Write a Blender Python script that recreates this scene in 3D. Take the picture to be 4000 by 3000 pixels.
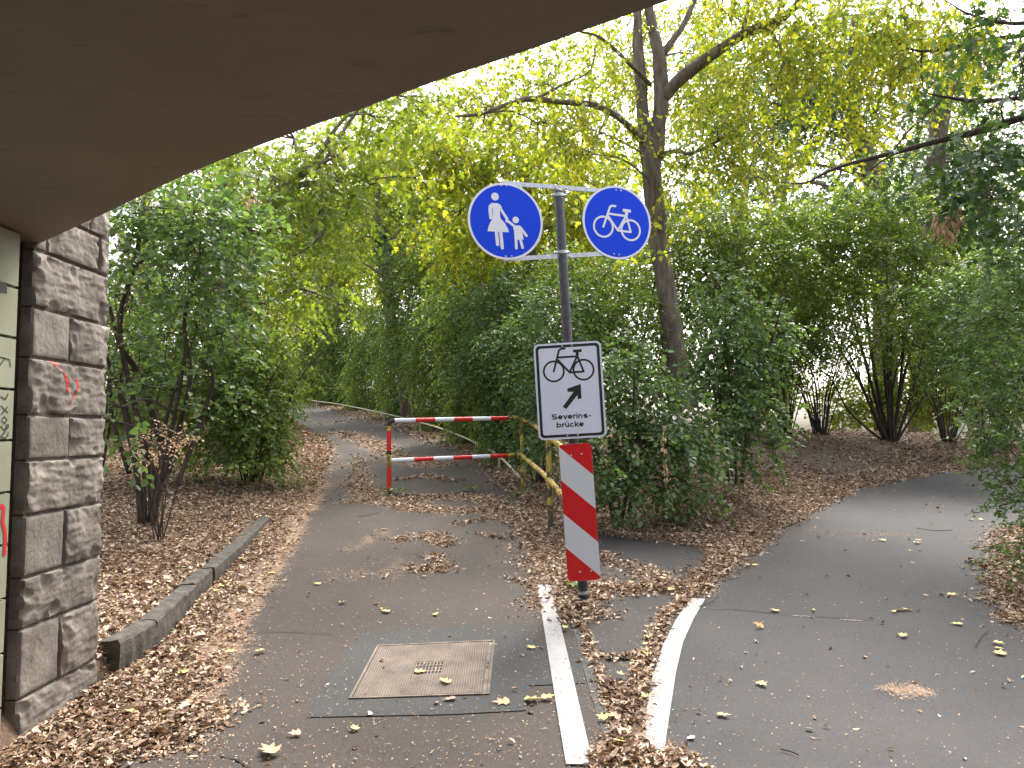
import bpy, math, random
import numpy as np
from mathutils import Vector, noise as mnoise
from mathutils.geometry import delaunay_2d_cdt

for o in list(bpy.data.objects): bpy.data.objects.remove(o)
scene = bpy.context.scene
col = scene.collection
R = math.radians

# ------------------------------------------------------------------ camera
FPX = 3020.0                      # focal length in pixels of the 4000 px wide photograph
PITCH = math.atan(190/FPX)
CAM = np.array([0.0, 0.0, 1.5])
cd = bpy.data.cameras.new('camera'); cam = bpy.data.objects.new('camera', cd); col.objects.link(cam)
cd.sensor_width = 36; cd.lens = FPX/4000*36; cd.clip_start = 0.05; cd.clip_end = 2000
cam.location = CAM; cam.rotation_euler = (R(90)+PITCH, 0, 0)
scene.camera = cam

# ------------------------------------------------------------------ world, sun, exposure
SUN_EL, SUN_AZ = 52, 20           # azimuth measured from +Y towards +X
w = bpy.data.worlds.new('World'); scene.world = w; w.use_nodes = True
nt = w.node_tree; nt.nodes.clear()
sk = nt.nodes.new('ShaderNodeTexSky'); sk.sky_type = 'NISHITA'; sk.sun_disc = False
sk.sun_elevation = R(SUN_EL); sk.sun_rotation = R(SUN_AZ); sk.air_density = 1.0; sk.dust_density = 6.0; sk.ozone_density = 1.0
hs = nt.nodes.new('ShaderNodeHueSaturation'); hs.inputs['Saturation'].default_value = 0.42
hs.inputs['Value'].default_value = 1.25
bg = nt.nodes.new('ShaderNodeBackground'); bg.inputs['Strength'].default_value = 0.15
wo = nt.nodes.new('ShaderNodeOutputWorld')
nt.links.new(sk.outputs[0], hs.inputs['Color']); nt.links.new(hs.outputs[0], bg.inputs[0]); nt.links.new(bg.outputs[0], wo.inputs[0])
sl = bpy.data.lights.new('sun', 'SUN'); sl.energy = 1.5; sl.angle = R(14); sl.color = (1, .96, .9)
so = bpy.data.objects.new('sun', sl); col.objects.link(so)
sdir = Vector((math.sin(R(SUN_AZ))*math.cos(R(SUN_EL)), math.cos(R(SUN_AZ))*math.cos(R(SUN_EL)), math.sin(R(SUN_EL))))
so.rotation_euler = sdir.to_track_quat('Z', 'Y').to_euler(); so.location = (0, 0, 30)
scene.view_settings.view_transform = 'Standard'; scene.view_settings.look = 'None'
scene.view_settings.exposure = 1.75; scene.view_settings.gamma = 1
scene.render.engine = 'CYCLES'
scene.cycles.max_bounces = 8; scene.cycles.diffuse_bounces = 4; scene.cycles.transmission_bounces = 4
scene.cycles.transparent_max_bounces = 4

# ------------------------------------------------------------------ helpers: pixels of the photograph -> rays
_F = np.array([0, math.cos(PITCH), math.sin(PITCH)]); _U = np.array([0, -math.sin(PITCH), math.cos(PITCH)])
def ray(px, py):
    return np.array([(px-2000)/FPX, 0, 0]) + _U*((1500-py)/FPX) + _F
def P(px, py, d):                 # the point at forward distance d that the photo shows at (px, py)
    r = ray(px, py); return CAM + r*(d/r[1])
def sstep(t):
    t = np.clip(t, 0, 1); return t*t*(3-2*t)
def gramp(y):
    s = .5; return .08*s*np.logaddexp(0, (np.asarray(y, float)-3.6)/s)
def gp0(px, py, h=0.0):           # pixel on the plain ramp
    r = ray(px, py); lo, hi = 1.0, 80.0
    for _ in range(50):
        m = (lo+hi)/2; p = CAM + r*(m/r[1])
        if p[2] > gramp(p[1])+h: lo = m
        else: hi = m
    return CAM + r*(lo/r[1])
def gl(pts, h=0.0): return np.array([gp0(x, y, h)[:2] for x, y in pts])

KERB = gl([(468,2637),(557,2583),(665,2488),(753,2374),(848,2273),(968,2146),(1076,2007),(1150,1930),(1200,1860),(1240,1800),(1262,1750),(1225,1690),(1160,1648),(1080,1620)])
RP_FAR = gl([(2590,3000),(2615,2800),(2650,2580),(2700,2440),(2760,2340),(2880,2214),(3002,2092),(3178,1997),(3314,1922),(3517,1875),(3788,1837),(3985,1819)])
RP_FAR = np.vstack([RP_FAR, [[14, 17.2], [20, 18.5]]])
ky, kx = KERB[:, 1], KERB[:, 0]
def terrain(x, y):
    x = np.asarray(x, float); y = np.asarray(y, float)
    z = gramp(np.minimum(y, 70))
    # raised bed behind the kerb on the left
    xk = np.interp(y, ky, kx)
    h = np.interp(y, [4.4, 5.2, 6.2, 7.5, 9.3, 12], [.17, .15, .115, .09, .03, .02])
    left = sstep((xk-.03-x)/.08)
    z = z + left*h*(y < 45) + .05*np.clip(xk-.3-x, 0, 6)*sstep((y-4.4)/1.0)
    # mound between and beyond the paths on the right, falling away behind its crest
    ey = np.interp(x, RP_FAR[4:, 0], RP_FAR[4:, 1])
    over = (y-ey)*.75
    side = sstep((x-1.2)/1.6)
    z = z + side*.42*sstep(over/3.2)
    z = z - side*sstep((y-17.5)/2)*np.clip(y-17.5, 0, 14)*.55
    n = np.sin(x*1.9+y*.7)*np.sin(y*1.3-x*.6)*.012
    off = np.clip(np.maximum(left, side*sstep(over/.5)), 0, 1)
    return z + n*off
def gz(x, y): return float(terrain(x, y))
def gpt(px, py):                  # pixel on the real terrain: the first hit along the ray
    r = ray(px, py); t = np.concatenate([np.arange(1.5, 30, .02), np.arange(30, 90, .1)])
    p = CAM[None] + r[None]*(t/r[1])[:, None]; hit = p[:, 2] <= terrain(p[:, 0], p[:, 1])
    return p[int(hit.argmax()) if hit.any() else -1]

# ------------------------------------------------------------------ helpers: objects
def tag(o, label=None, cat=None, group=None, kind=None):
    if label: o['label'] = label
    if cat: o['category'] = cat
    if group: o['group'] = group
    if kind: o['kind'] = kind
    return o
def empty(name, loc=(0, 0, 0), label=None, cat=None, group=None):
    o = bpy.data.objects.new(name, None); col.objects.link(o); o.location = loc; o.empty_display_size = .1
    return tag(o, label, cat, group)
def mesh_obj(name, V, F, mat, parent=None, smooth=False, loc=(0, 0, 0)):
    """V (n,3) in world space; F list of faces or int array (m,k)"""
    me = bpy.data.meshes.new(name)
    V = np.asarray(V, np.float32) - np.asarray(loc, np.float32)
    if isinstance(F, np.ndarray):
        m, k = F.shape
        me.vertices.add(len(V)); me.vertices.foreach_set('co', V.ravel())
        me.loops.add(m*k); me.loops.foreach_set('vertex_index', F.astype(np.int32).ravel())
        me.polygons.add(m); me.polygons.foreach_set('loop_start', (np.arange(m)*k).astype(np.int32))
        me.update(calc_edges=True)
    else:
        me.from_pydata([tuple(map(float, v)) for v in V], [], [tuple(int(i) for i in f) for f in F]); me.update()
    if smooth: me.polygons.foreach_set('use_smooth', np.ones(len(me.polygons), bool))
    if mat: me.materials.append(mat)
    o = bpy.data.objects.new(name, me); col.objects.link(o)
    if parent is not None:
        o.parent = parent
        pl = Vector(parent.location)
        q = parent.parent
        while q is not None: pl = pl+Vector(q.location); q = q.parent
        o.location = Vector(loc)-pl
    else: o.location = loc
    return o

class MB:
    def __init__(s): s.V = []; s.F = []
    def add(s, V, F):
        b = len(s.V); s.V += [tuple(map(float, v)) for v in V]; s.F += [tuple(int(i)+b for i in f) for f in F]; return s
    def box(s, a, b, bev=0.0):
        (x0, y0, z0), (x1, y1, z1) = a, b
        V = [(x0,y0,z0),(x1,y0,z0),(x1,y1,z0),(x0,y1,z0),(x0,y0,z1),(x1,y0,z1),(x1,y1,z1),(x0,y1,z1)]
        return s.add(V, [(0,3,2,1),(4,5,6,7),(0,1,5,4),(1,2,6,5),(2,3,7,6),(3,0,4,7)])
    def sweep(s, pts, rad, k=10, cap=True, wob=0, seed=0):
        pts = [np.array(p, float) for p in pts]; n = len(pts)
        if not hasattr(rad, '__len__'): rad = [rad]*n
        rg = np.random.default_rng(seed); V = []; N0 = None
        ph = rg.uniform(0, 6.28, 4)
        for i, p in enumerate(pts):
            t = pts[min(i+1, n-1)]-pts[max(i-1, 0)]; t = t/(np.linalg.norm(t)+1e-9)
            if N0 is None:
                N0 = np.cross(t, [0, 0, 1.0]) if abs(t[2]) < .9 else np.cross(t, [0, 1.0, 0])
            N0 = N0-t*N0.dot(t); N0 /= np.linalg.norm(N0)+1e-9; B = np.cross(t, N0)
            for j in range(k):
                a = 2*math.pi*j/k
                r = rad[i]*(1+wob*(math.sin(2*a+ph[0]+i*.4)+math.sin(3*a+ph[1]-i*.7)*.7+math.sin(5*a+ph[2]+i)*.35))
                V.append(p+r*(math.cos(a)*N0+math.sin(a)*B))
        F = [(i*k+j, i*k+(j+1) % k, (i+1)*k+(j+1) % k, (i+1)*k+j) for i in range(n-1) for j in range(k)]
        if cap: F += [tuple(range(k))[::-1], tuple((n-1)*k+j for j in range(k))]
        return s.add(V, F)
    def build(s, name, mat, parent=None, smooth=False, loc=None):
        V = np.array(s.V)
        if loc is None: loc = V.mean(0) if parent is None else world_loc(parent)
        return mesh_obj(name, V, s.F, mat, parent, smooth, loc)
def world_loc(o):
    p = Vector((0, 0, 0))
    while o is not None: p = p+Vector(o.location); o = o.parent
    return tuple(p)
def auto_smooth(o, ang=40):
    me = o.data
    me.polygons.foreach_set('use_smooth', np.ones(len(me.polygons), bool))
    try: me.set_sharp_from_angle(angle=R(ang))
    except Exception: pass
    return o
def smooth_path(pts, n=6):         # Catmull-Rom through the given points
    pts = [np.array(p, float) for p in pts]
    if len(pts) < 3: return [pts[0]+(pts[-1]-pts[0])*t for t in np.linspace(0, 1, n+1)]
    q = [2*pts[0]-pts[1]]+pts+[2*pts[-1]-pts[-2]]; out = []
    for i in range(1, len(q)-2):
        for t in np.linspace(0, 1, n, endpoint=False):
            a, b, c, d = q[i-1], q[i], q[i+1], q[i+2]
            out.append(.5*((2*b)+(-a+c)*t+(2*a-5*b+4*c-d)*t*t+(-a+3*b-3*c+d)*t**3))
    out.append(pts[-1]); return out

# ------------------------------------------------------------------ materials
def newmat(name):
    m = bpy.data.materials.new(name); m.use_nodes = True; n = m.node_tree; n.nodes.clear()
    out = n.nodes.new('ShaderNodeOutputMaterial'); b = n.nodes.new('ShaderNodeBsdfPrincipled')
    n.links.new(b.outputs[0], out.inputs[0]); return m, n, b, out
def setramp(r, cols):
    e = r.color_ramp.elements
    while len(e) > 1: e.remove(e[-1])
    e[0].position = cols[0][0]; e[0].color = (*cols[0][1], 1)
    for p, c in cols[1:]:
        q = e.new(p); q.color = (*c, 1)
def tex(n, kind='ShaderNodeTexNoise', scale=5, detail=4, rough=.6, coord=None, vec_scale=None):
    t = n.nodes.new(kind); t.inputs['Scale'].default_value = scale
    if kind == 'ShaderNodeTexNoise':
        t.inputs['Detail'].default_value = detail; t.inputs['Roughness'].default_value = rough
    c = n.nodes.new('ShaderNodeTexCoord') if coord is None else coord
    if vec_scale:
        mp = n.nodes.new('ShaderNodeMapping'); mp.inputs['Scale'].default_value = vec_scale
        n.links.new(c.outputs['Object'], mp.inputs[0]); n.links.new(mp.outputs[0], t.inputs['Vector'])
    else: n.links.new(c.outputs['Object'], t.inputs['Vector'])
    return t
def bump(n, b, h, strength=.5, dist=.01):
    bp = n.nodes.new('ShaderNodeBump'); bp.inputs['Strength'].default_value = strength; bp.inputs['Distance'].default_value = dist
    n.links.new(h, bp.inputs['Height']); n.links.new(bp.outputs[0], b.inputs['Normal']); return bp
def mixc(n, fac, a, b, mode='MIX'):
    m = n.nodes.new('ShaderNodeMix'); m.data_type = 'RGBA'; m.blend_type = mode
    for s, v in ((m.inputs[0], fac), (m.inputs[6], a), (m.inputs[7], b)):
        if hasattr(v, 'links'): n.links.new(v, s)
        elif isinstance(v, (int, float)): s.default_value = v
        else: s.default_value = (*v, 1)
    return m.outputs[2]
def math_n(n, op, a, b=None, clamp=False):
    m = n.nodes.new('ShaderNodeMath'); m.operation = op; m.use_clamp = clamp
    for s, v in ((m.inputs[0], a), (m.inputs[1], b)):
        if v is None: continue
        if hasattr(v, 'links'): n.links.new(v, s)
        else: s.default_value = v
    return m.outputs[0]
def rampn(n, fac, cols):
    r = n.nodes.new('ShaderNodeValToRGB'); setramp(r, cols); n.links.new(fac, r.inputs[0]); return r.outputs[0]

def noisy(name, cols, scale=8, rough=.7, bscale=None, bstr=.3, bdist=.01, detail=6, metallic=0, spec=.5, vec_scale=None):
    m, n, b, o = newmat(name)
    t = tex(n, scale=scale, detail=detail, vec_scale=vec_scale)
    n.links.new(rampn(n, t.outputs[0], cols), b.inputs['Base Color'])
    b.inputs['Roughness'].default_value = rough; b.inputs['Metallic'].default_value = metallic
    b.inputs['Specular IOR Level'].default_value = spec
    if bstr:
        t2 = tex(n, scale=bscale or scale*4, detail=6); bump(n, b, t2.outputs[0], bstr, bdist)
    return m
def leafmat(name, cols, transl=.42, rough=.5, spec=.35, tint=(1.15, 1.15, .4)):
    m, n, b, o = newmat(name)
    g = n.nodes.new('ShaderNodeNewGeometry')
    t = tex(n, scale=.9, detail=2)
    f = math_n(n, 'ADD', math_n(n, 'MULTIPLY', g.outputs['Random Per Island'], .7), math_n(n, 'MULTIPLY', t.outputs[0], .42))
    c = rampn(n, math_n(n, 'SUBTRACT', f, .06), cols)
    n.links.new(c, b.inputs['Base Color']); b.inputs['Roughness'].default_value = rough
    b.inputs['Specular IOR Level'].default_value = spec
    tr = n.nodes.new('ShaderNodeBsdfTranslucent')
    n.links.new(mixc(n, 1.0, c, tint, 'MULTIPLY'), tr.inputs[0])
    mx = n.nodes.new('ShaderNodeMixShader'); mx.inputs[0].default_value = transl
    n.links.new(b.outputs[0], mx.inputs[1]); n.links.new(tr.outputs[0], mx.inputs[2]); n.links.new(mx.outputs[0], o.inputs[0])
    return m

M = {}
M['leaf_dark'] = leafmat('leaf_dark_green', [(0, (.045, .085, .028)), (.45, (.10, .168, .06)), (.8, (.175, .26, .1)), (1, (.27, .35, .13))], .44, .42, .5, (1.1, 1.2, .5))
M['leaf_hedge'] = leafmat('leaf_hedge_green', [(0, (.07, .118, .03)), (.5, (.15, .225, .056)), (.85, (.245, .33, .085)), (1, (.36, .42, .12))], .48, .45, .45)
M['leaf_yellow'] = leafmat('leaf_maple_yellow_green', [(0, (.10, .155, .022)), (.4, (.23, .30, .04)), (.75, (.42, .44, .06)), (1, (.68, .54, .09))], .58, .5, .3)
M['leaf_lime'] = leafmat('leaf_lime_green', [(0, (.10, .15, .03)), (.5, (.2, .28, .055)), (.85, (.32, .38, .075)), (1, (.46, .46, .1))], .52, .5, .3)
M['leaf_blue'] = leafmat('leaf_poplar_grey_green', [(0, (.07, .13, .07)), (.5, (.13, .21, .12)), (1, (.24, .33, .2))], .45, .5, .4, (1.1, 1.15, .7))
M['leaf_maple'] = leafmat('leaf_maple_dark', [(0, (.03, .07, .03)), (.6, (.06, .12, .055)), (1, (.12, .18, .07))], .4, .45, .45, (1.2, 1.2, .4))
M['leaf_dead'] = leafmat('leaf_dead_brown', [(0, (.34, .19, .11)), (.5, (.58, .4, .27)), (1, (.78, .62, .46))], .25, .7, .2, (1, .9, .7))
M['seed'] = leafmat('seed_cluster', [(0, (.22, .18, .03)), (.5, (.42, .36, .06)), (1, (.6, .5, .14))], .3, .6, .2)
M['fallen_yellow'] = leafmat('fallen_leaf_yellow', [(0, (.5, .36, .08)), (.5, (.62, .5, .16)), (1, (.72, .62, .34))], .15, .6, .3, (1, .9, .6))
M['litter'] = leafmat('litter_leaves', [(0, (.045, .028, .02)), (.25, (.13, .082, .056)), (.5, (.3, .205, .14)), (.72, (.5, .375, .27)), (.9, (.72, .6, .45)), (1, (.66, .52, .2))], .12, .7, .2, (1, .85, .6))
M['crumbs'] = leafmat('dry_crumbs', [(0, (.3, .17, .1)), (.5, (.48, .32, .2)), (1, (.65, .5, .34))], .1, .8, .1, (1, .9, .7))
M['bark'] = noisy('bark', [(.3, (.07, .055, .042)), (.55, (.16, .13, .1)), (.75, (.25, .21, .165))], 14, .9, 30, .9, .03, vec_scale=(1, 1, .22))
M['bark_dark'] = noisy('bark_dark', [(.3, (.02, .014, .01)), (.7, (.07, .05, .036))], 18, .9, 40, .6, .01, vec_scale=(1, 1, .3))

def asphalt(name, dark, light, dusty, brown=0.0):
    m, n, b, o = newmat(name)
    c0 = n.nodes.new('ShaderNodeTexCoord')
    big = tex(n, scale=.8, detail=5, coord=c0); fine = tex(n, scale=95, detail=3, rough=.7, coord=c0)
    base = mixc(n, rampn(n, big.outputs[0], [(.36, (0, 0, 0)), (.64, (1, 1, 1))]), dark, light)
    v = tex(n, 'ShaderNodeTexVoronoi', scale=70, coord=c0)
    sp = rampn(n, fine.outputs[0], [(.35, (.55, .55, .55)), (.52, (1, 1, 1)), (.66, (1.0, 1.0, 1.0)), (.74, (2.6, 2.4, 2.2))])
    base = mixc(n, 1.0, base, sp, 'MULTIPLY')
    st = rampn(n, v.outputs['Distance'], [(0, (1, 1, 1)), (.16, (1, 1, 1)), (.2, (0, 0, 0))])
    rnd = rampn(n, v.outputs['Color'], [(.72, (0, 0, 0)), (.78, (1, 1, 1))])
    fl = math_n(n, 'MULTIPLY', st, rnd)
    base = mixc(n, math_n(n, 'MULTIPLY', fl, .45), base, (.26, .22, .18))
    # cracks
    cw = tex(n, scale=2.2, detail=5, coord=c0)
    at = n.nodes.new('ShaderNodeAttribute'); at.attribute_name = 'debris'
    d1 = tex(n, scale=85, detail=4, rough=.8, coord=c0); d2 = tex(n, scale=9, detail=4, rough=.65, coord=c0)
    thr = math_n(n, 'ADD', math_n(n, 'MULTIPLY', d1.outputs[0], .6), math_n(n, 'MULTIPLY', d2.outputs[0], .4))
    k = math_n(n, 'SUBTRACT', math_n(n, 'ADD', math_n(n, 'MULTIPLY', at.outputs['Fac'], .24), thr), .65)
    k = math_n(n, 'MULTIPLY', k, 7, True)
    base = mixc(n, math_n(n, 'MULTIPLY', k, .75), base, dusty)
    n.links.new(base, b.inputs['Base Color']); b.inputs['Roughness'].default_value = .82; b.inputs['Specular IOR Level'].default_value = .35
    bump(n, b, fine.outputs[0], .5, .006)
    return m
M['asphalt_left'] = asphalt('asphalt_brownish', (.031, .0238, .0185), (.053, .0405, .032), (.36, .235, .15))
M['asphalt_right'] = asphalt('asphalt_grey', (.029, .0275, .027), (.046, .042, .0405), (.34, .23, .15))
M['asphalt_island'] = asphalt('asphalt_old', (.027, .0245, .0225), (.045, .039, .035), (.36, .235, .15))
M['asphalt_patch'] = asphalt('asphalt_patch', (.029, .029, .028), (.042, .042, .040), (.34, .24, .16))

def soil():
    m, n, b, o = newmat('leaf_covered_soil')
    c0 = n.nodes.new('ShaderNodeTexCoord')
    a = tex(n, scale=28, detail=5, rough=.7, coord=c0); v = tex(n, 'ShaderNodeTexVoronoi', scale=22, coord=c0)
    c1 = rampn(n, a.outputs[0], [(.3, (.03, .02, .014)), (.5, (.1, .06, .038)), (.7, (.24, .14, .08))])
    c2 = rampn(n, v.outputs['Color'], [(0, (.03, .02, .014)), (.4, (.09, .055, .035)), (.7, (.18, .11, .07)), (1, (.32, .22, .14))])
    at = n.nodes.new('ShaderNodeAttribute'); at.attribute_name = 'bare'
    base = mixc(n, .55, c1, c2)
    bare = rampn(n, a.outputs[0], [(.3, (.05, .036, .028)), (.7, (.15, .115, .09))])
    base = mixc(n, at.outputs['Fac'], base, bare)
    n.links.new(base, b.inputs['Base Color']); b.inputs['Roughness'].default_value = .95
    bump(n, b, a.outputs[0], .8, .02); return m
M['soil'] = soil()
M['kerb'] = noisy('kerb_stone', [(.3, (.026, .021, .016)), (.5, (.055, .047, .036)), (.7, (.095, .083, .066))], 12, .9, 60, .7, .01)
M['stone'] = noisy('rough_stone', [(.25, (.07, .058, .045)), (.5, (.14, .12, .097)), (.72, (.235, .205, .17))], 5, .92, 45, .55, .008)
M['mortar'] = noisy('mortar', [(.3, (.05, .038, .029)), (.7, (.12, .094, .073))], 20, .95, 90, .6, .01)
M['concrete_dark'] = noisy('stained_concrete', [(.3, (.02, .016, .012)), (.7, (.045, .035, .026))], 6, .9, 40, .4, .01)

def ceiling_mat():
    m, n, b, o = newmat('painted_bridge_underside')
    c0 = n.nodes.new('ShaderNodeTexCoord')
    a = tex(n, scale=1.1, detail=8, rough=.7, coord=c0); s = tex(n, scale=4.5, detail=6, rough=.7, vec_scale=(1, 2.6, 1))
    base = rampn(n, a.outputs[0], [(.3, (.155, .118, .084)), (.7, (.23, .178, .13))])
    st = rampn(n, s.outputs[0], [(.27, (.3, .25, .22)), (.40, (1, 1, 1))])
    base = mixc(n, .7, base, mixc(n, 1.0, base, st, 'MULTIPLY'))
    n.links.new(base, b.inputs['Base Color']); b.inputs['Roughness'].default_value = .55
    bump(n, b, s.outputs[0], .12, .01); return m
M['ceiling'] = ceiling_mat()
M['tile'] = noisy('cream_tile', [(.3, (.2, .205, .14)), (.6, (.27, .275, .2)), (.8, (.3, .31, .23))], 3, .35, 20, .05, .002)
M['steel'] = noisy('galvanised_steel', [(.35, (.38, .4, .41)), (.65, (.58, .6, .62))], 40, .42, 60, .1, .001, metallic=.7)
M['pole'] = noisy('dark_steel_pole', [(.35, (.05, .053, .06)), (.65, (.085, .088, .096))], 30, .45, 80, .15, .001, metallic=.35)
M['pole_black'] = noisy('black_coated_pole', [(.35, (.015, .016, .017)), (.65, (.035, .036, .038))], 20, .6, 80, .15, .001)
M['rubber'] = M['pole_black']
def paint(name, c, rough=.4, wear=.0, wearcol=(.2, .15, .1), scale=14, spec=.5, thr=.62, coat=0):
    m, n, b, o = newmat(name)
    t = tex(n, scale=scale, detail=6, rough=.65); s = tex(n, scale=3, detail=3)
    base = mixc(n, math_n(n, 'MULTIPLY', s.outputs[0], .25), c, tuple(x*.72 for x in c))
    if wear:
        k = rampn(n, t.outputs[0], [(thr-.02, (0, 0, 0)), (thr+.02, (1, 1, 1))]); base = mixc(n, math_n(n, 'MULTIPLY', k, wear), base, wearcol)
    n.links.new(base, b.inputs['Base Color']); b.inputs['Roughness'].default_value = rough
    b.inputs['Specular IOR Level'].default_value = spec
    b.inputs['Coat Weight'].default_value = coat
    bump(n, b, t.outputs[0], .08, .002); return m
M['blue'] = paint('sign_blue', (.0, .055, .74), .45, spec=.22)
M['white'] = paint('sign_white', (.78, .8, .84), .35)
M['white_refl'] = paint('sign_white_reflective', (.68, .73, .86), .4)
M['board_white'] = paint('board_white', (.62, .66, .7), .4, .35, (.4, .4, .4), 25, thr=.7)
M['red'] = paint('board_red', (.6, .008, .012), .35)
M['bar_red'] = paint('bar_red', (.66, .018, .014), .35, .6, (.75, .72, .7), 30, thr=.7)
M['bar_white'] = paint('bar_white', (.72, .76, .8), .35, .5, (.4, .35, .3), 30, thr=.68)
M['black'] = paint('sign_black', (.012, .012, .013), .5)
M['yellow'] = paint('worn_yellow', (.55, .4, .06), .6, .9, (.1, .05, .03), 11, thr=.52)
M['yellow_grey'] = paint('worn_yellow_grey', (.52, .38, .06), .6, .95, (.05, .055, .06), 7, thr=.5)
M['rail_old'] = paint('old_rail_paint', (.5, .42, .3), .7, .8, (.2, .14, .1), 16, thr=.55)
M['graf_red'] = paint('spray_red', (.42, .012, .012), .6)
M['graf_dull'] = paint('spray_red_faded', (.36, .05, .045), .8, .8, (.22, .19, .17), 35, thr=.5)
M['graf_black'] = paint('marker_black', (.02, .02, .02), .5)
def linepaint():
    m, n, b, o = newmat('worn_line_paint')
    t = tex(n, scale=70, detail=6, rough=.75); s = tex(n, scale=2.4, detail=4); q = tex(n, scale=12, detail=4)
    base = mixc(n, s.outputs[0], (.36, .36, .36), (.23, .22, .21))
    k = rampn(n, math_n(n, 'ADD', math_n(n, 'MULTIPLY', t.outputs[0], .65), math_n(n, 'MULTIPLY', q.outputs[0], .35)), [(.50, (0, 0, 0)), (.62, (1, 1, 1))])
    base = mixc(n, math_n(n, 'MULTIPLY', k, .7), base, (.13, .11, .1))
    n.links.new(base, b.inputs['Base Color']); b.inputs['Roughness'].default_value = .75
    bump(n, b, t.outputs[0], .6, .004); return m
M['line'] = linepaint()
M['iron'] = noisy('cast_iron', [(.3, (.07, .05, .036)), (.5, (.13, .1, .075)), (.7, (.22, .17, .125))], 12, .8, 200, .4, .003)
M['cover'] = None

# ------------------------------------------------------------------ debris and litter density (in metres on the ground)
STROKES = []      # (points, width, leaf amount, dust amount)
def stroke(px, wd, leaf, dust): STROKES.append((gl(px), wd, leaf, dust))
stroke([(150,3000),(420,2790),(560,2650),(720,2470),(810,2350),(905,2240),(1010,2130),(1120,1990),(1190,1900),(1250,1820),(1270,1750),(1230,1700)], .30, 1.0, 1.1)
stroke([(640,2900),(800,2640),(920,2430),(1010,2280),(1110,2120),(1200,1980),(1260,1880)], .16, .28, 1.2)
stroke([(100,3000),(500,2900),(700,2830)], .35, .75, .7)
stroke([(1420,1960),(1560,1950),(1760,1945),(1900,1950),(2060,2040),(2160,2190),(2200,2340)], .34, 1.0, .9)
stroke([(1400,1900),(1480,1960),(1620,1990),(1800,2000),(1950,1990)], .3, .85, .9)
stroke([(1540,1880),(1680,1860),(1760,1880)], .22, .9, .6)
stroke([(1330,1690),(1450,1730),(1560,1790),(1680,1820),(1800,1790)], .5, .35, 1.1)
stroke([(1350,1620),(1600,1680),(1750,1750)], .5, .3, .8)
stroke([(1400,1780),(1400,1860),(1420,1940)], .28, .3, .9)
stroke([(1560,2110),(1680,2095),(1740,2130)], .2, .8, .8)
stroke([(1640,2230),(1740,2220),(1700,2180)], .16, .8, .8)
stroke([(1370,2150),(1440,2110),(1500,2080)], .12, .05, .9)
stroke([(1380,2250),(1500,2250),(1600,2200)], .3, .05, .6)
stroke([(1880,2090),(1990,2110),(2060,2090)], .12, .7, .5)
stroke([(1800,2050),(1950,2020),(2050,1990)], .16, .8, .6)
stroke([(1250,1592),(1500,1640),(1750,1715),(1950,1830),(2090,1960),(2160,2120),(2200,2300),(2200,2370)], .36, 1.0, .7)
stroke([(2180,2150),(2230,2250),(2300,2330)], .22, 1.0, .9)
stroke([(2290,2060),(2450,2090),(2650,2110),(2800,2120),(2900,2110)], .25, 1.0, .7)
stroke([(2330,2290),(2450,2310),(2560,2300),(2700,2310),(2790,2230),(2900,2150),(3010,2075)], .2, 1.0, .9)
stroke([(2330,2180),(2520,2240),(2650,2300)], .22, .55, .8)
stroke([(2700,2330),(2610,2400),(2560,2500),(2510,2620),(2470,2740),(2450,2850),(2440,3000)], .085, .95, 1.0)
stroke([(2240,2370),(2290,2500),(2330,2600),(2380,2740),(2420,2850)], .045, .6, 1.0)
stroke([(2300,2555),(2390,2580),(2470,2570)], .035, .7, .9)
stroke([(2370,2680),(2430,2720),(2440,2800)], .07, 1.0, 1.0)
stroke([(2400,2990),(2520,2960),(2600,2990)], .13, .9, 1.1)
stroke([(2560,2650),(2520,2850),(2520,2960)], .05, .25, .9)
stroke([(2820,2240),(3002,2085),(3178,1990),(3314,1915),(3517,1870),(3788,1830),(3985,1815)], .2, .9, .6)
stroke([(4080,2050),(3960,2110),(3950,2200),(4000,2330),(4100,2440)], .30, 1.0, .8)
stroke([(3900,2200),(3790,2200)], .07, .8, .5)
stroke([(3950,2260),(3830,2280)], .08, .7, .5)
stroke([(3700,2330),(3850,2330),(3950,2400)], .15, .1, .4)
stroke([(3480,2710),(3560,2700)], .07, .02, 1.3)
stroke([(1250,1660),(1400,1640)], .4, .2, .8)
stroke([(3150,2080),(3350,2100),(3500,2090)], .16, .05, .6)
def segdist(x, y, pts):
    d = np.full(x.shape, 1e9)
    for (ax, ay), (bx, by) in zip(pts[:-1], pts[1:]):
        vx, vy = bx-ax, by-ay; L = vx*vx+vy*vy+1e-9
        t = np.clip(((x-ax)*vx+(y-ay)*vy)/L, 0, 1)
        d = np.minimum(d, np.hypot(x-ax-t*vx, y-ay-t*vy))
    return d
def density(x, y, which):
    x = np.asarray(x, float); y = np.asarray(y, float); out = np.zeros(x.shape)
    wob = .75+.25*np.sin(x*5.1+2*np.sin(y*3.7))*np.sin(y*6.3+x)
    for pts, wd, lf, du in STROKES:
        a = (lf, du)[which]; ww = wd*(1.0, 1.5)[which]*wob
        d = segdist(x, y, pts); out = np.maximum(out, a*np.exp(-(d/ww)**2*(1.3 if which == 0 else 1.0)))
    return out

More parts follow.
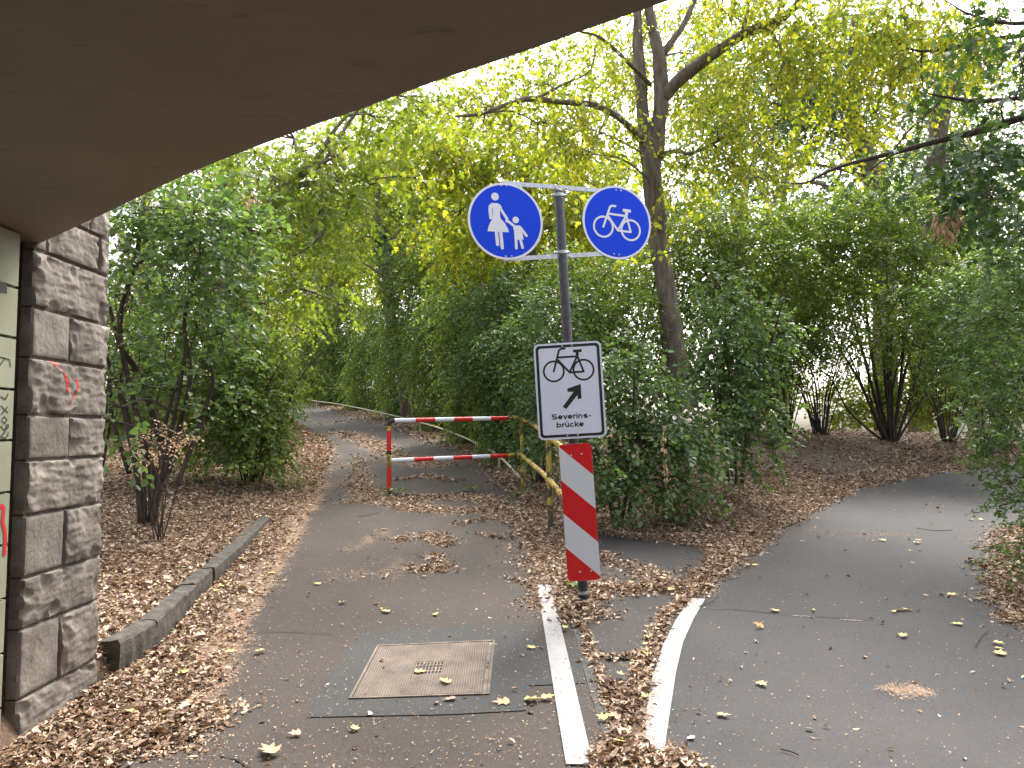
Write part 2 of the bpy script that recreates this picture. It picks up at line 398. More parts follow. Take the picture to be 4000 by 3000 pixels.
# ------------------------------------------------------------------ polygons and sheets
def inside(x, y, poly):
    x = np.asarray(x, float); y = np.asarray(y, float); c = np.zeros(x.shape, bool); n = len(poly)
    for i in range(n):
        x0, y0 = poly[i]; x1, y1 = poly[(i+1) % n]
        if y0 == y1: continue
        k = ((y0 > y) != (y1 > y)) & (x < (x1-x0)*(y-y0)/(y1-y0)+x0); c ^= k
    return c
HEDGE_EDGE = gl([(2200,2330),(2150,2130),(2080,1985),(1960,1850),(1780,1735),(1530,1640),(1280,1590),(1150,1575)])
LEFT_POLY = np.vstack([[[-2.42, -9], [-2.42, 4.4]], KERB, [[-17, 60], [-14, 60]], HEDGE_EDGE[::-1],
                       gl([(2215,2385),(2290,2580),(2350,2760),(2400,3000)]), [[.9, 2], [.9, -9]]])
RP_NEAR = gl([(4000,2410),(3900,2200),(3965,2060)])
RIGHT_POLY = np.vstack([[[.905, -9], [.905, 2]], gl([(2480,3000),(2520,2800),(2570,2620),(2640,2450),(2720,2350)]), RP_FAR[5:],
                        [[20, 15], [13, 13], [8.5, 11.2]], [[6.2, 9.0], [4.9, 7.2], [4.1, 5.7], [3.9, 4], [4.2, 0], [4.2, -9]]])
ISLAND_POLY = gl([(2200,2100),(2320,2080),(2450,2085),(2700,2130),(2850,2230),(2760,2345),(2660,2450),(2600,2620),(2560,3000),(2300,3000),(2200,2400),(2170,2250)])

def sheet(name, poly, dz, mat, step_near=.13, step_far=.4, ysplit=11, kind='structure', attr=True, ymax=60, parent=None):
    poly = np.array(poly); pts = [Vector(p) for p in poly.tolist()]
    # densify the outline
    out = []
    for i in range(len(poly)):
        a, b = poly[i], poly[(i+1) % len(poly)]; L = np.hypot(*(b-a)); k = max(1, int(L/(step_near*1.5 if min(a[1], b[1]) < ysplit else step_far*2)))
        for t in range(k): out.append(a+(b-a)*t/k)
    x0, y0 = poly.min(0); x1, y1 = poly.max(0); g = []
    for (ya, yb, st) in ((y0, min(1.5, y1), .6), (max(y0, 1.5), min(y1, ysplit), step_near), (max(y0, ysplit), y1, step_far)):
        if yb <= ya: continue
        X, Y = np.meshgrid(np.arange(x0, x1, st)+.013, np.arange(ya, yb, st)+.017); X = X.ravel(); Y = Y.ravel()
        k = inside(X, Y, poly) & (segdist(X, Y, np.vstack([poly, poly[:1]])) > st*.3); g += list(zip(X[k], Y[k]))
    vs = [Vector(p) for p in out]+[Vector(p) for p in g]
    n = len(out)
    r = delaunay_2d_cdt(vs, [], [list(range(n))], 1, 1e-5)
    V2 = np.array([tuple(v) for v in r[0]]); F = [f for f in r[2]]
    Z = (terrain(V2[:, 0], V2[:, 1]) if dz is not None else 0)
    # the surface of the pavings ignores the small bumps of the soil
    V = np.column_stack([V2, gramp(np.minimum(V2[:, 1], 70))+dz])
    o = mesh_obj(name, V, F, mat, parent, True)
    me = o.data
    if me.polygons and me.polygons[0].normal.z < 0: me.flip_normals()
    if attr:
        a = me.attributes.new('debris', 'FLOAT', 'POINT'); co = V[:, :2]
        a.data.foreach_set('value', np.clip(density(co[:, 0], co[:, 1], 1), 0, 1.3).astype(np.float32))
    if kind: o['kind'] = kind
    return o

# ground: one sheet out to the horizon, finer near the camera, sunk a little under the pavings
def axis(segs):
    a = []
    for lo, hi, st in segs: a += list(np.arange(lo, hi, st))
    a.append(segs[-1][1]); return np.array(a)
gx = axis([(-900, -60, 120), (-60, -14, 2), (-14, -6.5, .4), (-6.5, 8, .075), (8, 16, .35), (16, 60, 2), (60, 900, 120)])
gy = axis([(-300, -20, 40), (-20, 1.5, 1.5), (1.5, 13, .075), (13, 24, .3), (24, 70, 2), (70, 900, 100)])
GX, GY = np.meshgrid(gx, gy); GZ = terrain(GX, GY)
flat = inside(GX, GY, LEFT_POLY) | inside(GX, GY, RIGHT_POLY) | inside(GX, GY, ISLAND_POLY)
GZ = GZ-np.where(flat, .05, 0)
V = np.column_stack([GX.ravel(), GY.ravel(), GZ.ravel()]); nx, ny = len(gx), len(gy)
I = np.arange(nx*ny).reshape(ny, nx)
F = np.stack([I[:-1, :-1], I[:-1, 1:], I[1:, 1:], I[1:, :-1]], -1).reshape(-1, 4)
ground = mesh_obj('ground', V, F, M['soil'], None, True); ground['kind'] = 'structure'
def bare(x, y):
    a = gpt(3230, 1800); b = gpt(3350, 1780)
    return .9*np.exp(-((x-a[0])/1.3)**2-((y-a[1])/1.1)**2)+.5*np.exp(-((x-b[0]-1)/2.0)**2-((y-b[1]-1)/1.5)**2)
at = ground.data.attributes.new('bare', 'FLOAT', 'POINT'); at.data.foreach_set('value', np.clip(bare(V[:, 0], V[:, 1]), 0, 1).astype(np.float32))

sheet('pavement', ISLAND_POLY, .002, M['asphalt_island'])
sheet('path', LEFT_POLY, .008, M['asphalt_left'])
sheet('path', RIGHT_POLY, .010, M['asphalt_right'])
PATCH = gl([(1411,2480),(1738,2457),(2099,2450),(2098,2519),(2238,2519),(2270,2569),(2288,2677),(2068,2686),(2053,2784),(1753,2800),(1204,2811),(1219,2750),(1323,2607)])
sheet('path_patch', PATCH, .013, M['asphalt_patch'])
LINES = []
for nm, pl, lb in (('road_marking', gl([(2098,2291),(2153,2291),(2235,2640),(2318,3000),(2211,3000),(2153,2640)]), 'straight worn white line running from the photo bottom towards the striped post'),
                   ('road_marking', gl([(2700,2345),(2755,2348),(2710,2425),(2668,2520),(2640,2640),(2622,2760),(2604,2880),(2592,2975),(2555,2950),(2520,2900),(2527,2780),(2548,2660),(2590,2530),(2640,2430)]), 'curved worn white line along the edge of the right-hand path')):
    LINES.append(pl); o = sheet(nm, pl, .0175, M['line'], kind=None, attr=False); tag(o, lb, 'road marking')

# joint lines and cracks in the asphalt as thin dark sealed seams
def seam(pts, wd, mat, z=.0155, seed=0, name='path_joint'):
    rg = random.Random(seed); p = np.array([q for q in smooth_path([(*a, 0) for a in gl(pts)], 8)])[:, :2]
    V = []; F = []
    for i, q in enumerate(p):
        t = p[min(i+1, len(p)-1)]-p[max(i-1, 0)]; t /= np.hypot(*t)+1e-9; nn = np.array([-t[1], t[0]])
        w_ = wd*rg.uniform(.4, 1.3); q = q+nn*rg.uniform(-1, 1)*wd*.6
        for s in (-1, 1):
            v = q+nn*s*w_; V.append((v[0], v[1], float(gramp(v[1]))+z))
    for i in range(len(p)-1): F.append((2*i, 2*i+1, 2*i+3, 2*i+2))
    o = mesh_obj(name, V, F, mat); o['kind'] = 'structure'; return o
m_crack = noisy('crack_dark', [(.3, (.012, .011, .01)), (.7, (.03, .027, .024))], 30, 1, 60, .2)
seam([(1240,1962),(1330,1964),(1420,1958)], .02, m_crack, seed=1)
seam([(1300,1822),(1400,1822),(1440,1815)], .024, m_crack, seed=2)
seam([(2750,2385),(2900,2390),(3050,2405),(3400,2430)], .004, m_crack, seed=3)
seam([(2270,2400),(2330,2420),(2400,2415),(2440,2425)], .005, m_crack, seed=4)
seam([(2300,2550),(2370,2560),(2430,2575),(2480,2570)], .012, m_crack, seed=5)
seam([(960,2480),(1120,2475),(1300,2485)], .004, m_crack, seed=6)
seam([(860,2960),(920,2975),(960,3000)], .006, m_crack, seed=7)
# two short pale scratches on the right-hand path
m_scr = noisy('pale_scratch', [(.3, (.25, .22, .2)), (.7, (.38, .34, .31))], 60, 1, 60, .2)
seam([(3093,2412),(3130,2414),(3172,2417)], .006, m_scr, z=.016, seed=8, name='path_scratch')
seam([(3280,2428),(3330,2431),(3370,2434)], .006, m_scr, z=.016, seed=9, name='path_scratch')

# ------------------------------------------------------------------ the bridge: deck, walls
ZC = 2.44
def on_z(px, py, z):
    r_ = ray(px, py); q = CAM+r_*((z-CAM[2])/r_[2]); return (float(q[0]), float(q[1]))
edge = [on_z(*q, ZC) for q in ((171,943),(418,829),(715,687),(956,590),(1203,497),(1400,429),(1700,318),(2000,218),(2300,112),(2640,-8))]
edge = [(edge[0][0]-1.3, edge[0][1]+1.13)]+edge+[(2, edge[-1][1]-1.15), (7, edge[-1][1]-4.7)]
bridge = empty('bridge', (-1, -3, 0), 'low concrete bridge with smooth painted underside overhead in the upper left', 'bridge')
def prism(mb, poly, z0, z1):
    n = len(poly); V = [(x, y, z0) for x, y in poly]+[(x, y, z1) for x, y in poly]
    F = [tuple(range(n))[::-1], tuple(range(n, 2*n))]+[(i, (i+1) % n, n+(i+1) % n, n+i) for i in range(n)]
    return mb.add(V, F)
_e = smooth_path([(*p, 0) for p in edge[:-2]], 4); edge = [(float(p[0]), float(p[1])) for p in _e]+[(7, -3.0)]
dk = MB(); prism(dk, [(-3.6, -11), (7, -11)]+edge[::-1], ZC, ZC+.9); dk.build('deck', M['ceiling'], bridge)
pr = MB()
for a, b in zip(edge[:-1], edge[1:]):
    pass
pa = [(x, y-.05) for x, y in edge]; pb = [(x, y-.35) for x, y in edge]
prism(pr, pa+pb[::-1], ZC+.902, ZC+1.9); pr.build('parapet', M['concrete_dark'], bridge)
ab = MB(); ab.box((-4.2, -11, -.3), (-2.50, 4.30, ZC-.003)); ab.box((4.9, -11, -.3), (6.6, -2.2, ZC-.003)); ab.build('abutment', M['concrete_dark'], bridge)
tw = MB(); rows = [-.22, .018, .257, .50, .746, .99, 1.227, 1.465, 1.70, 1.94, 2.175, 2.437]
for z0, z1 in zip(rows[:-1], rows[1:]):
    y = 3.585
    while y > -6:
        yb = y-.595
        z0_, z1_ = z0+.003, z1-.003
        c = .004   # small arris
        V = [(-2.34, yb, z0_), (-2.34, y, z0_), (-2.34, y, z1_), (-2.34, yb, z1_), (-2.31, yb+c, z0_+c), (-2.31, y-c, z0_+c), (-2.31, y-c, z1_-c), (-2.31, yb+c, z1_-c)]
        tw.add(V, [(0,1,2,3),(4,7,6,5),(0,4,5,1),(1,5,6,2),(2,6,7,3),(3,7,4,0)]); y = yb-.004
tilewall = tw.build('tiled_wall', M['tile'], bridge)
bk = MB(); bk.box((-2.498, -6, -.25), (-2.342, 3.57, ZC-.006)); bk.build('wall_backing', M['concrete_dark'], bridge)
# graffiti on the tiles (seen edge-on at the left border)
def wallstroke(mb, pts, wd, x=-2.3085, k=0):
    p = [np.array(q, float) for q in pts]
    for i, (a, b) in enumerate(zip(p[:-1], p[1:])):
        t = b-a; L = np.hypot(*t)+1e-9; t = t/L; nn = np.array([-t[1], t[0]])*wd/2; xx = x+.0002*((i+k) % 9)
        a2 = a-t*wd*.3; b2 = b+t*wd*.3
        mb.add([(xx, *(a2-nn)), (xx, *(b2-nn)), (xx, *(b2+nn)), (xx, *(a2+nn))], [(0, 1, 2, 3)])
def tpx(px, py, x=-2.31):          # wall point (y, z) seen at a pixel
    r = ray(px, py); s = x/r[0]; q = CAM+r*s; return (q[1], q[2])
gb = MB()
for ln in ([(2,1548),(10,1556),(20,1560),(30,1540)], [(4,1585),(16,1600),(29,1612)], [(5,1618),(28,1590)], [(6,1640),(16,1628),(26,1640),(18,1655),(6,1645)],
           [(2,1665),(14,1680),(30,1672),(32,1660),(24,1660),(18,1690),(4,1700)], [(2,1706),(20,1712),(30,1700),(31,1688)], [(0,1425),(18,1400),(36,1405),(40,1432)],
           [(0,1395),(18,1400)]):
    wallstroke(gb, [tpx(*q) for q in ln], .006)
wallstroke(gb, [tpx(0, 1122), tpx(18, 1124)], .05)
gb.build('graffiti', M['graf_black'], tilewall)
gr = MB()
for i, ln in enumerate(([(0,1980),(8,1978),(14,1985),(12,2010),(9,2040)], [(9,2040),(18,2075),(20,2120),(16,2165)])):
    wallstroke(gr, [tpx(*q) for q in ln], .022, k=i*4)
gr.build('graffiti', M['graf_red'], tilewall)

# ------------------------------------------------------------------ rusticated stone pillar
mnoise.seed_set(7)
def fbm(v, sc): return mnoise.fractal(Vector(v)*sc, 1.0, 2.1, 5)
def hewn(mb, o, du, dv, dn, nu, nv, depth, seed, flatness=0.0, m=.016):
    """a rock-faced block: o corner, du, dv edge vectors of the face, dn outward normal"""
    o, du, dv, dn = map(lambda a: np.array(a, float), (o, du, dv, dn)); W, H = np.linalg.norm(du), np.linalg.norm(dv)
    V = []; rs = random.Random(seed*13+5)
    pls = [(rs.uniform(0, W), rs.uniform(0, H), rs.uniform(-1, 1)*4.5, rs.uniform(-1, 1)*5.5, rs.uniform(.75, 1.05)) for _ in range(9)]
    bow = []
    for _ in range(int(8+W*H*75)):          # conchoidal chips, mostly near the rim
        ex, ey = (rs.choice([0, W]), rs.uniform(0, H)) if rs.random() < .4 else (rs.uniform(0, W), rs.choice([0, H, H]))
        bow.append((ex+rs.gauss(0, .03), ey+rs.gauss(0, .025), rs.uniform(.04, .15), rs.uniform(.03, .085), rs.uniform(-.1, .45), rs.uniform(0, 3.14)))
    for j in range(nv+1):
        for i in range(nu+1):
            u, v = i/nu, j/nv; e = min(u*W, (1-u)*W, v*H, (1-v)*H); x, y = u*W, v*H
            p = (x*3.1+seed*3.7, y*3.1-seed*1.3, seed*2.1)
            wx, wy = x+.018*fbm(p, 3.), y+.018*fbm((p[1], p[2], p[0]), 3.)
            h = min(c+gx*(wx-a)+gy*(wy-b) for a, b, gx, gy, c in pls); h = max(h, .3)+.12
            for bx, by, ra, rb, dep, an in bow:
                ca, sa = math.cos(an), math.sin(an); qx, qy = (wx-bx)*ca+(wy-by)*sa, -(wx-bx)*sa+(wy-by)*ca
                rr2 = (qx/ra)**2+(qy/rb)**2
                if rr2 < 1.6: h = min(h, dep+.75*rr2)
            h += .11*fbm(p, 5.0)+.09*fbm((p[0]*.45, p[1]*2.4, p[2]), 5.0)
            h = h*(1-flatness)+flatness*(.42+.05*fbm(p, 4)+.05*fbm(p, 13))
            rim = sstep(e/m*.75+.05); V.append(o+du*u+dv*v+dn*(depth*max(h, .02)*float(sstep(min(e/.009, 1)))+.004*float(rim)))
    F = [(j*(nu+1)+i, j*(nu+1)+i+1, (j+1)*(nu+1)+i+1, (j+1)*(nu+1)+i) for j in range(nv) for i in range(nu)]
    # sides going back into the mortar
    b = len(V); ring = [i for i in range(nu+1)]+[j*(nu+1)+nu for j in range(1, nv+1)]+[nv*(nu+1)+i for i in range(nu-1, -1, -1)]+[j*(nu+1) for j in range(nv-1, 0, -1)]
    for r_ in ring: V.append(V[r_]-dn*.05)
    n = len(ring); F += [(ring[i], b+i, b+(i+1) % n, ring[(i+1) % n]) for i in range(n)]
    mb.add(V, F)
pillar = empty('stone_pillar', (-2.7, 4.1, 0), 'rusticated grey stone pillar at the end of the tiled underpass wall', 'pillar')
Y0, Y1, XF = 3.765, 4.47, -2.365
zs = [(-.25, .226, [], 0), (.226, .556, [4.09], 1), (.556, .80, [], 0), (.80, 1.10, [4.10], 1), (1.10, 1.365, [], 0), (1.365, 1.587, [4.12], 1), (1.587, 1.87, [], 0),
      (1.87, 2.12, [4.09], 1), (2.12, 2.405, [], 0), (2.405, 2.615, [3.86, 4.34], 1), (2.615, 2.90, [4.25], 0), (2.9, 3.15, [4.0], 1), (3.15, 3.45, [], 0), (3.45, 3.7, [4.1], 1)]
pb_ = MB(); sd = 1
for z0, z1, cuts, k in zs:
    ys = [Y0]+cuts+[Y1]; g = .0045
    for i, (a, b) in enumerate(zip(ys[:-1], ys[1:])):
        sd += 1; flat_ = .88 if (k and i == 0) else (.15 if k else 0)
        hewn(pb_, (XF, a+g, z0+g), (0, b-a-2*g, 0), (0, 0, z1-z0-2*g), (1, 0, 0), max(10, int((b-a)/.008)), max(12, int((z1-z0)/.008)), 0.048 if flat_ < .5 else .03, sd, flat_)
    xs = [XF, XF-.33, XF-.72, XF-1.1] if k else [XF, XF-.5, XF-1.1]
    for i, (a, b) in enumerate(zip(xs[:-1], xs[1:])):
        sd += 1; hewn(pb_, (a-g, Y1, z0+g), (b-a+2*g, 0, 0), (0, 0, z1-z0-2*g), (0, 1, 0), 16, 14, .045, sd, .1)
o = pb_.build('stone_blocks', M['stone'], pillar); auto_smooth(o, 32)
mo = MB(); mo.box((XF-1.1, Y0+.01, -.3), (XF+.002, Y1+.002, 3.72)); mo.build('mortar', M['mortar'], pillar)
# the red smear on the fourth block
from mathutils.bvhtree import BVHTree
blocks = o; bvh = BVHTree.FromPolygons([v.co+blocks.location+pillar.location for v in blocks.data.vertices], [tuple(p.vertices) for p in blocks.data.polygons])
def smear(mb, pts, wds):
    p = np.array(smooth_path([(*tpx(*q, x=XF+.04), 0) for q in pts], 8))[:, :2]; wv = np.interp(np.linspace(0, 1, len(p)), np.linspace(0, 1, len(wds)), wds); V = []; m = 5
    for i_, q in enumerate(p):
        t = p[min(i_+1, len(p)-1)]-p[max(i_-1, 0)]; t = t/(np.hypot(*t)+1e-9); nn = np.array([-t[1], t[0]])
        for k_ in range(m):
            yz = q+nn*wv[i_]*(k_/(m-1)-.5); h_ = bvh.ray_cast(Vector((-2.0, yz[0], yz[1])), Vector((-1, 0, 0)))
            V.append(((h_[0].x if h_[0] else XF)+.0015, yz[0], yz[1]))
    mb.add(V, [(a*m+b, a*m+b+1, (a+1)*m+b+1, (a+1)*m+b) for a in range(len(p)-1) for b in range(m-1)])
for pts, wds, mt in (([(214,1412),(235,1425),(256,1450)], [.012, .035, .02], 'graf_dull'), ([(262,1450),(270,1478),(276,1500),(275,1532)], [.004, .02, .026, .018], 'graf_red'), ([(304,1480),(316,1502),(300,1540),(281,1580)], [.016, .016, .012, .004], 'graf_red')):
    mb_ = MB(); smear(mb_, pts, wds); mb_.build('graffiti', M[mt], pillar)
# ------------------------------------------------------------------ kerb stones on the left
kb = [(4.58, 5.03), (5.03, 5.98), (5.98, 6.5), (6.5, 7.3), (7.3, 8.2), (8.2, 9.3)]
klab = ['end kerb stone with a dark broken face beside the stone pillar', 'long kerb stone just behind the broken end stone', 'short tilted kerb stone in the middle of the kerb run',
        'rough kerb stone past the short tilted one, between it and the low far stones', 'low kerb stone second from the far end of the raised run', 'lowest kerb stone where the raised kerb sinks under the leaves']
rg = np.random.default_rng(3)
def kpt(y): return np.array([np.interp(y, ky, kx), y])
for i, ((a, b), lb) in enumerate(zip(kb, klab)):
    A = kpt(a+.006); B = kpt(b-.006); t = (B-A)/np.hypot(*(B-A)); nn = np.array([-t[1], t[0]])   # points left
    ns = max(4, int((b-a)/.06)); V = []; nk = 8
    hh = np.interp([a, b], [4.4, 5.2, 6.2, 7.5, 9.3, 12], [.215, .185, .145, .115, .05, .03]); off = rg.uniform(-.012, .012); hb = rg.uniform(-.01, .012)
    prof = [(0, -.12), (0.0, .5), (.004, .92), (.016, 1.0), (.06, 1.0), (.115, 1.0), (.128, .9), (.13, -.12)]
    for s in range(ns+1):
        u = s/ns; q = A+(B-A)*u; h = hh[0]+(hh[1]-hh[0])*u+hb
        for (du_, hv) in prof:
            r_ = rg.normal(0, .0035); v = q+nn*(du_+off+r_)
            V.append((v[0], v[1], float(gramp(v[1]))+(hv*h if hv > 0 else hv)+rg.normal(0, .003)*(hv > .4)))
    F = [(s*nk+j, s*nk+j+1, (s+1)*nk+j+1, (s+1)*nk+j) for s in range(ns) for j in range(nk-1)]+[tuple(range(nk)), tuple(ns*nk+j for j in range(nk))[::-1]]
    loc = tuple(V[0]); o = mesh_obj('kerb_stone', V, F, M['kerb'], None, False, loc); tag(o, lb, 'kerb stone', 'kerb stones along the left bed')
M['kerb_dark'] = noisy('flush_kerb', [(.3, (.03, .03, .028)), (.7, (.075, .07, .065))], 25, .9, 60, .6, .01)
# flush kerb strips round the island
for pts, lb in (([(2222,2385),(2262,2470),(2292,2570),(2330,2700),(2372,2830),(2400,2900)], 'flush dark kerb strip beside the straight white line'), ([(2572,2440),(2540,2500),(2510,2580),(2480,2660),(2465,2720)], 'flush kerb strip inside the curved white line')):
    p = np.array(smooth_path([(*q, 0) for q in gl(pts)], 5))[:, :2]; V = []; F = []
    for i, q in enumerate(p):
        t = p[min(i+1, len(p)-1)]-p[max(i-1, 0)]; t /= np.hypot(*t); nn = np.array([-t[1], t[0]])
        for s in (-.045, -.04, .04, .045):
            v = q+nn*(s+rg.normal(0, .002)); V.append((v[0], v[1], float(gramp(v[1]))+(.0125 if abs(s) < .043 else -.01)+rg.normal(0, .001)))
    F = [(i*4+j, i*4+j+1, i*4+j+5, i*4+j+4) for i in range(len(p)-1) for j in range(3)]
    o = mesh_obj('kerb_strip', V, F, M['kerb_dark'], None, False, V[0]); tag(o, lb, 'kerb')

# ------------------------------------------------------------------ manhole cover
mc = gl([(1473,2532),(1934,2511),(1911,2724),(1361,2742)])
def mq(u, v, h):                   # u right 0..1, v towards the camera 0..1
    a = mc[0]*(1-u)+mc[1]*u; b = mc[3]*(1-u)+mc[2]*u; q = a*(1-v)+b*v; return (q[0], q[1], float(gramp(q[1]))+h)
cen = mq(.5, .5, 0)
mh = empty('manhole_cover', cen, 'square brownish concrete and iron manhole cover with a small grate in its middle', 'manhole cover')
def slab(mb, u0, u1, v0, v1, h0, h1):
    V = [mq(u, v, h) for h in (h0, h1) for u, v in ((u0, v0), (u1, v0), (u1, v1), (u0, v1))]
    mb.add(V, [(0,1,2,3),(4,7,6,5),(0,4,5,1),(1,5,6,2),(2,6,7,3),(3,7,4,0)])
def covermat():
    m, n, b, o = newmat('ribbed_cover')
    c0 = n.nodes.new('ShaderNodeTexCoord')
    wv = n.nodes.new('ShaderNodeTexWave'); wv.inputs['Scale'].default_value = 22; wv.inputs['Distortion'].default_value = .6; n.links.new(c0.outputs['Object'], wv.inputs[0])
    t = tex(n, scale=6, detail=6, coord=c0); f = tex(n, scale=90, detail=4, coord=c0)
    base = rampn(n, t.outputs[0], [(.3, (.07, .052, .04)), (.5, (.12, .092, .07)), (.75, (.18, .14, .108))])
    base = mixc(n, .4, base, mixc(n, 1.0, base, rampn(n, wv.outputs[0], [(.3, (.6, .6, .6)), (.7, (1.2, 1.2, 1.2))]), 'MULTIPLY'))
    base = mixc(n, rampn(n, f.outputs[0], [(.62, (0, 0, 0)), (.7, (.6, .6, .6))]), base, (.3, .21, .14))
    n.links.new(base, b.inputs['Base Color']); b.inputs['Roughness'].default_value = .85
    bump(n, b, wv.outputs[0], .5, .006); return m
cm = covermat()
fr = MB()
for q in ((0, 1, 0, .018), (0, 1, .982, 1), (0, .018, .019, .981), (.982, 1, .019, .981)): slab(fr, *q, -.02, .0205)
fr.build('frame', M['iron'], mh)
cv = MB(); gu0, gu1, gv0, gv1 = .385, .615, .39, .63
for q in ((.026, gu0, .026, .974), (gu1, .945, .026, .974), (gu0+.0005, gu1-.0005, .026, gv0), (gu0+.0005, gu1-.0005, gv1, .974)): slab(cv, *q, -.02, .019)
cv.build('cover_plate', cm, mh)
side = MB(); slab(side, .949, .978, .03, .97, -.02, .016); side.build('hinge_strip', M['iron'], mh)
hl = MB()
for vv in (.44, .52): hl = MB(); slab(hl, .957, .971, vv, vv+.045, .01, .0175); hl.build('lifting_hole', m_crack, mh)
pit = MB(); slab(pit, gu0, gu1, gv0, gv1, -.03, -.008); pit.build('grate_pit', m_crack, mh)
gt = MB()
for i in range(9):
    u = gu0+.004+(gu1-gu0-.012)*i/8; slab(gt, u, u+.009, gv0+.002, gv1-.002, -.02, .0185)
for i in range(5):
    v = gv0+.004+(gv1-gv0-.02)*i/4; slab(gt, gu0+.002, gu1-.002, v, v+.014, -.02, .0165)
gt.build('grate', M['iron'], mh)

# ------------------------------------------------------------------ the sign post
DP = 6.0
foot = gpt(2280, 2352); top = P(2181, 742, 5.98); 
axis_v = (top-foot)/np.linalg.norm(top-foot)
post = empty('sign_post', tuple(foot), 'leaning grey pole carrying two round blue signs, a white sign and a striped board', 'sign post')
def on_pole(z): return foot+axis_v*((z-foot[2])/axis_v[2])
def sweepobj(name, pts, rad, mat, parent, k=20, ang=40):
    b = MB(); b.sweep(pts, rad, k); return auto_smooth(b.build(name, mat, parent), ang)
zsplit = 2.02
sweepobj('pole', [foot-axis_v*.15, on_pole(1.6)], .038, M['pole_black'], post)
sweepobj('pole', [on_pole(1.6), top-axis_v*.02, top-axis_v*.008, top], [.0375, .0375, .036, .028], M['pole'], post)
zb = 1.5+(1690-2314)/FPX*5.95
sweepobj('reflective_band', [on_pole(zb)-axis_v*.012, on_pole(zb)+axis_v*.012], .0392, M['steel'], post)

class Frame:                        # a flat sign's own frame
    def __init__(s, c, yaw, roll, pitch=0.0):
        cy, sy = math.cos(yaw), math.sin(yaw)
        u = np.array([cy, sy, 0.]); n = np.array([sy, -cy, 0.]); v = np.array([0, 0, 1.])
        cr, sr = math.cos(roll), math.sin(roll)
        s.u = u*cr+v*sr; s.v = -u*sr+v*cr; s.n = n; s.c = np.array(c, float)
        if pitch: s.v = s.v*math.cos(pitch)+s.n*math.sin(pitch); s.n = np.cross(s.u, s.v)
    def p(s, x, y, z=0.): return s.c+s.u*x+s.v*y+s.n*z
def plate(fr, outline, z0, z1, name, mat, parent):
    n = len(outline); V = [fr.p(x, y, z0) for x, y in outline]+[fr.p(x, y, z1) for x, y in outline]
    F = [tuple(range(n))[::-1], tuple(range(n, 2*n))]+[(i, (i+1) % n, n+(i+1) % n, n+i) for i in range(n)]
    return mesh_obj(name, V, F, mat, parent, False, world_loc(parent))
def circle(r, n=72, cx=0, cy=0): return [(cx+r*math.cos(2*math.pi*i/n), cy+r*math.sin(2*math.pi*i/n)) for i in range(n)]
def rrect(w_, h_, r, n=8):
    out = []
    for cx, cy, a0 in ((w_/2-r, h_/2-r, 0), (-w_/2+r, h_/2-r, 90), (-w_/2+r, -h_/2+r, 180), (w_/2-r, -h_/2+r, 270)):
        for i in range(n+1):
            a = R(a0+90*i/n); out.append((cx+r*math.cos(a), cy+r*math.sin(a)))
    return out
class Flat:                         # flat lettering and pictograms, every stroke a hair above the last
    def __init__(s, fr, z): s.fr = fr; s.z = z; s.V = []; s.F = []
    def poly(s, pts):
        b = len(s.V); s.V += [s.fr.p(x, y, s.z) for x, y in pts]; s.F.append(tuple(range(b, b+len(pts)))); s.z += .00006
    def disc(s, cx, cy, r): s.poly(circle(r, 36, cx, cy))
    def ring(s, cx, cy, r0, r1, n=64):
        b = len(s.V)
        for i in range(n):
            a = 2*math.pi*i/n
            for r in (r0, r1): s.V.append(s.fr.p(cx+r*math.cos(a), cy+r*math.sin(a), s.z))
        for i in range(n):
            j = (i+1) % n; s.F.append((b+2*i, b+2*i+1, b+2*j+1, b+2*j))
        s.z += .00006
    def band(s, outer, inner):
        b = len(s.V); n = len(outer)
        for o_, i_ in zip(outer, inner): s.V += [s.fr.p(*o_, s.z), s.fr.p(*i_, s.z)]
        for i in range(n):
            j = (i+1) % n; s.F.append((b+2*i+1, b+2*i, b+2*j, b+2*j+1))
        s.z += .00006
    def line(s, pts, wd, caps='r'):
        pts = [np.array(p, float) for p in pts]; n = len(pts); L = []; Rr = []
        for i, p in enumerate(pts):
            a = pts[i]-pts[i-1] if i else pts[1]-pts[0]; b = pts[i+1]-pts[i] if i < n-1 else a
            a = a/np.hypot(*a); b = b/np.hypot(*b); t = a+b; t /= np.hypot(*t); m_ = np.array([-t[1], t[0]])
            k = wd/2/max(.4, m_.dot(np.array([-a[1], a[0]]))); L.append(p+m_*k); Rr.append(p-m_*k)
        for i in range(n-1): s.poly([Rr[i], Rr[i+1], L[i+1], L[i]]); s.z -= .00006
        s.z += .00006
        if caps == 'r': s.disc(*pts[0], wd/2); s.disc(*pts[-1], wd/2)
    def build(s, name, mat, parent): return mesh_obj(name, np.array(s.V), s.F, mat, parent, False, world_loc(parent))
def bolts(fr, pts, parent, mat=None, r=.008, z=.003):
    for x, y in pts:
        b = MB(); b.sweep([fr.p(x, y, z-.003), fr.p(x, y, z+.003), fr.p(x, y, z+.006), fr.p(x, y, z+.0075)], [r, r, r*.72, r*.3], 10)
        auto_smooth(b.build('bolt', mat or M['steel'], parent), 50)
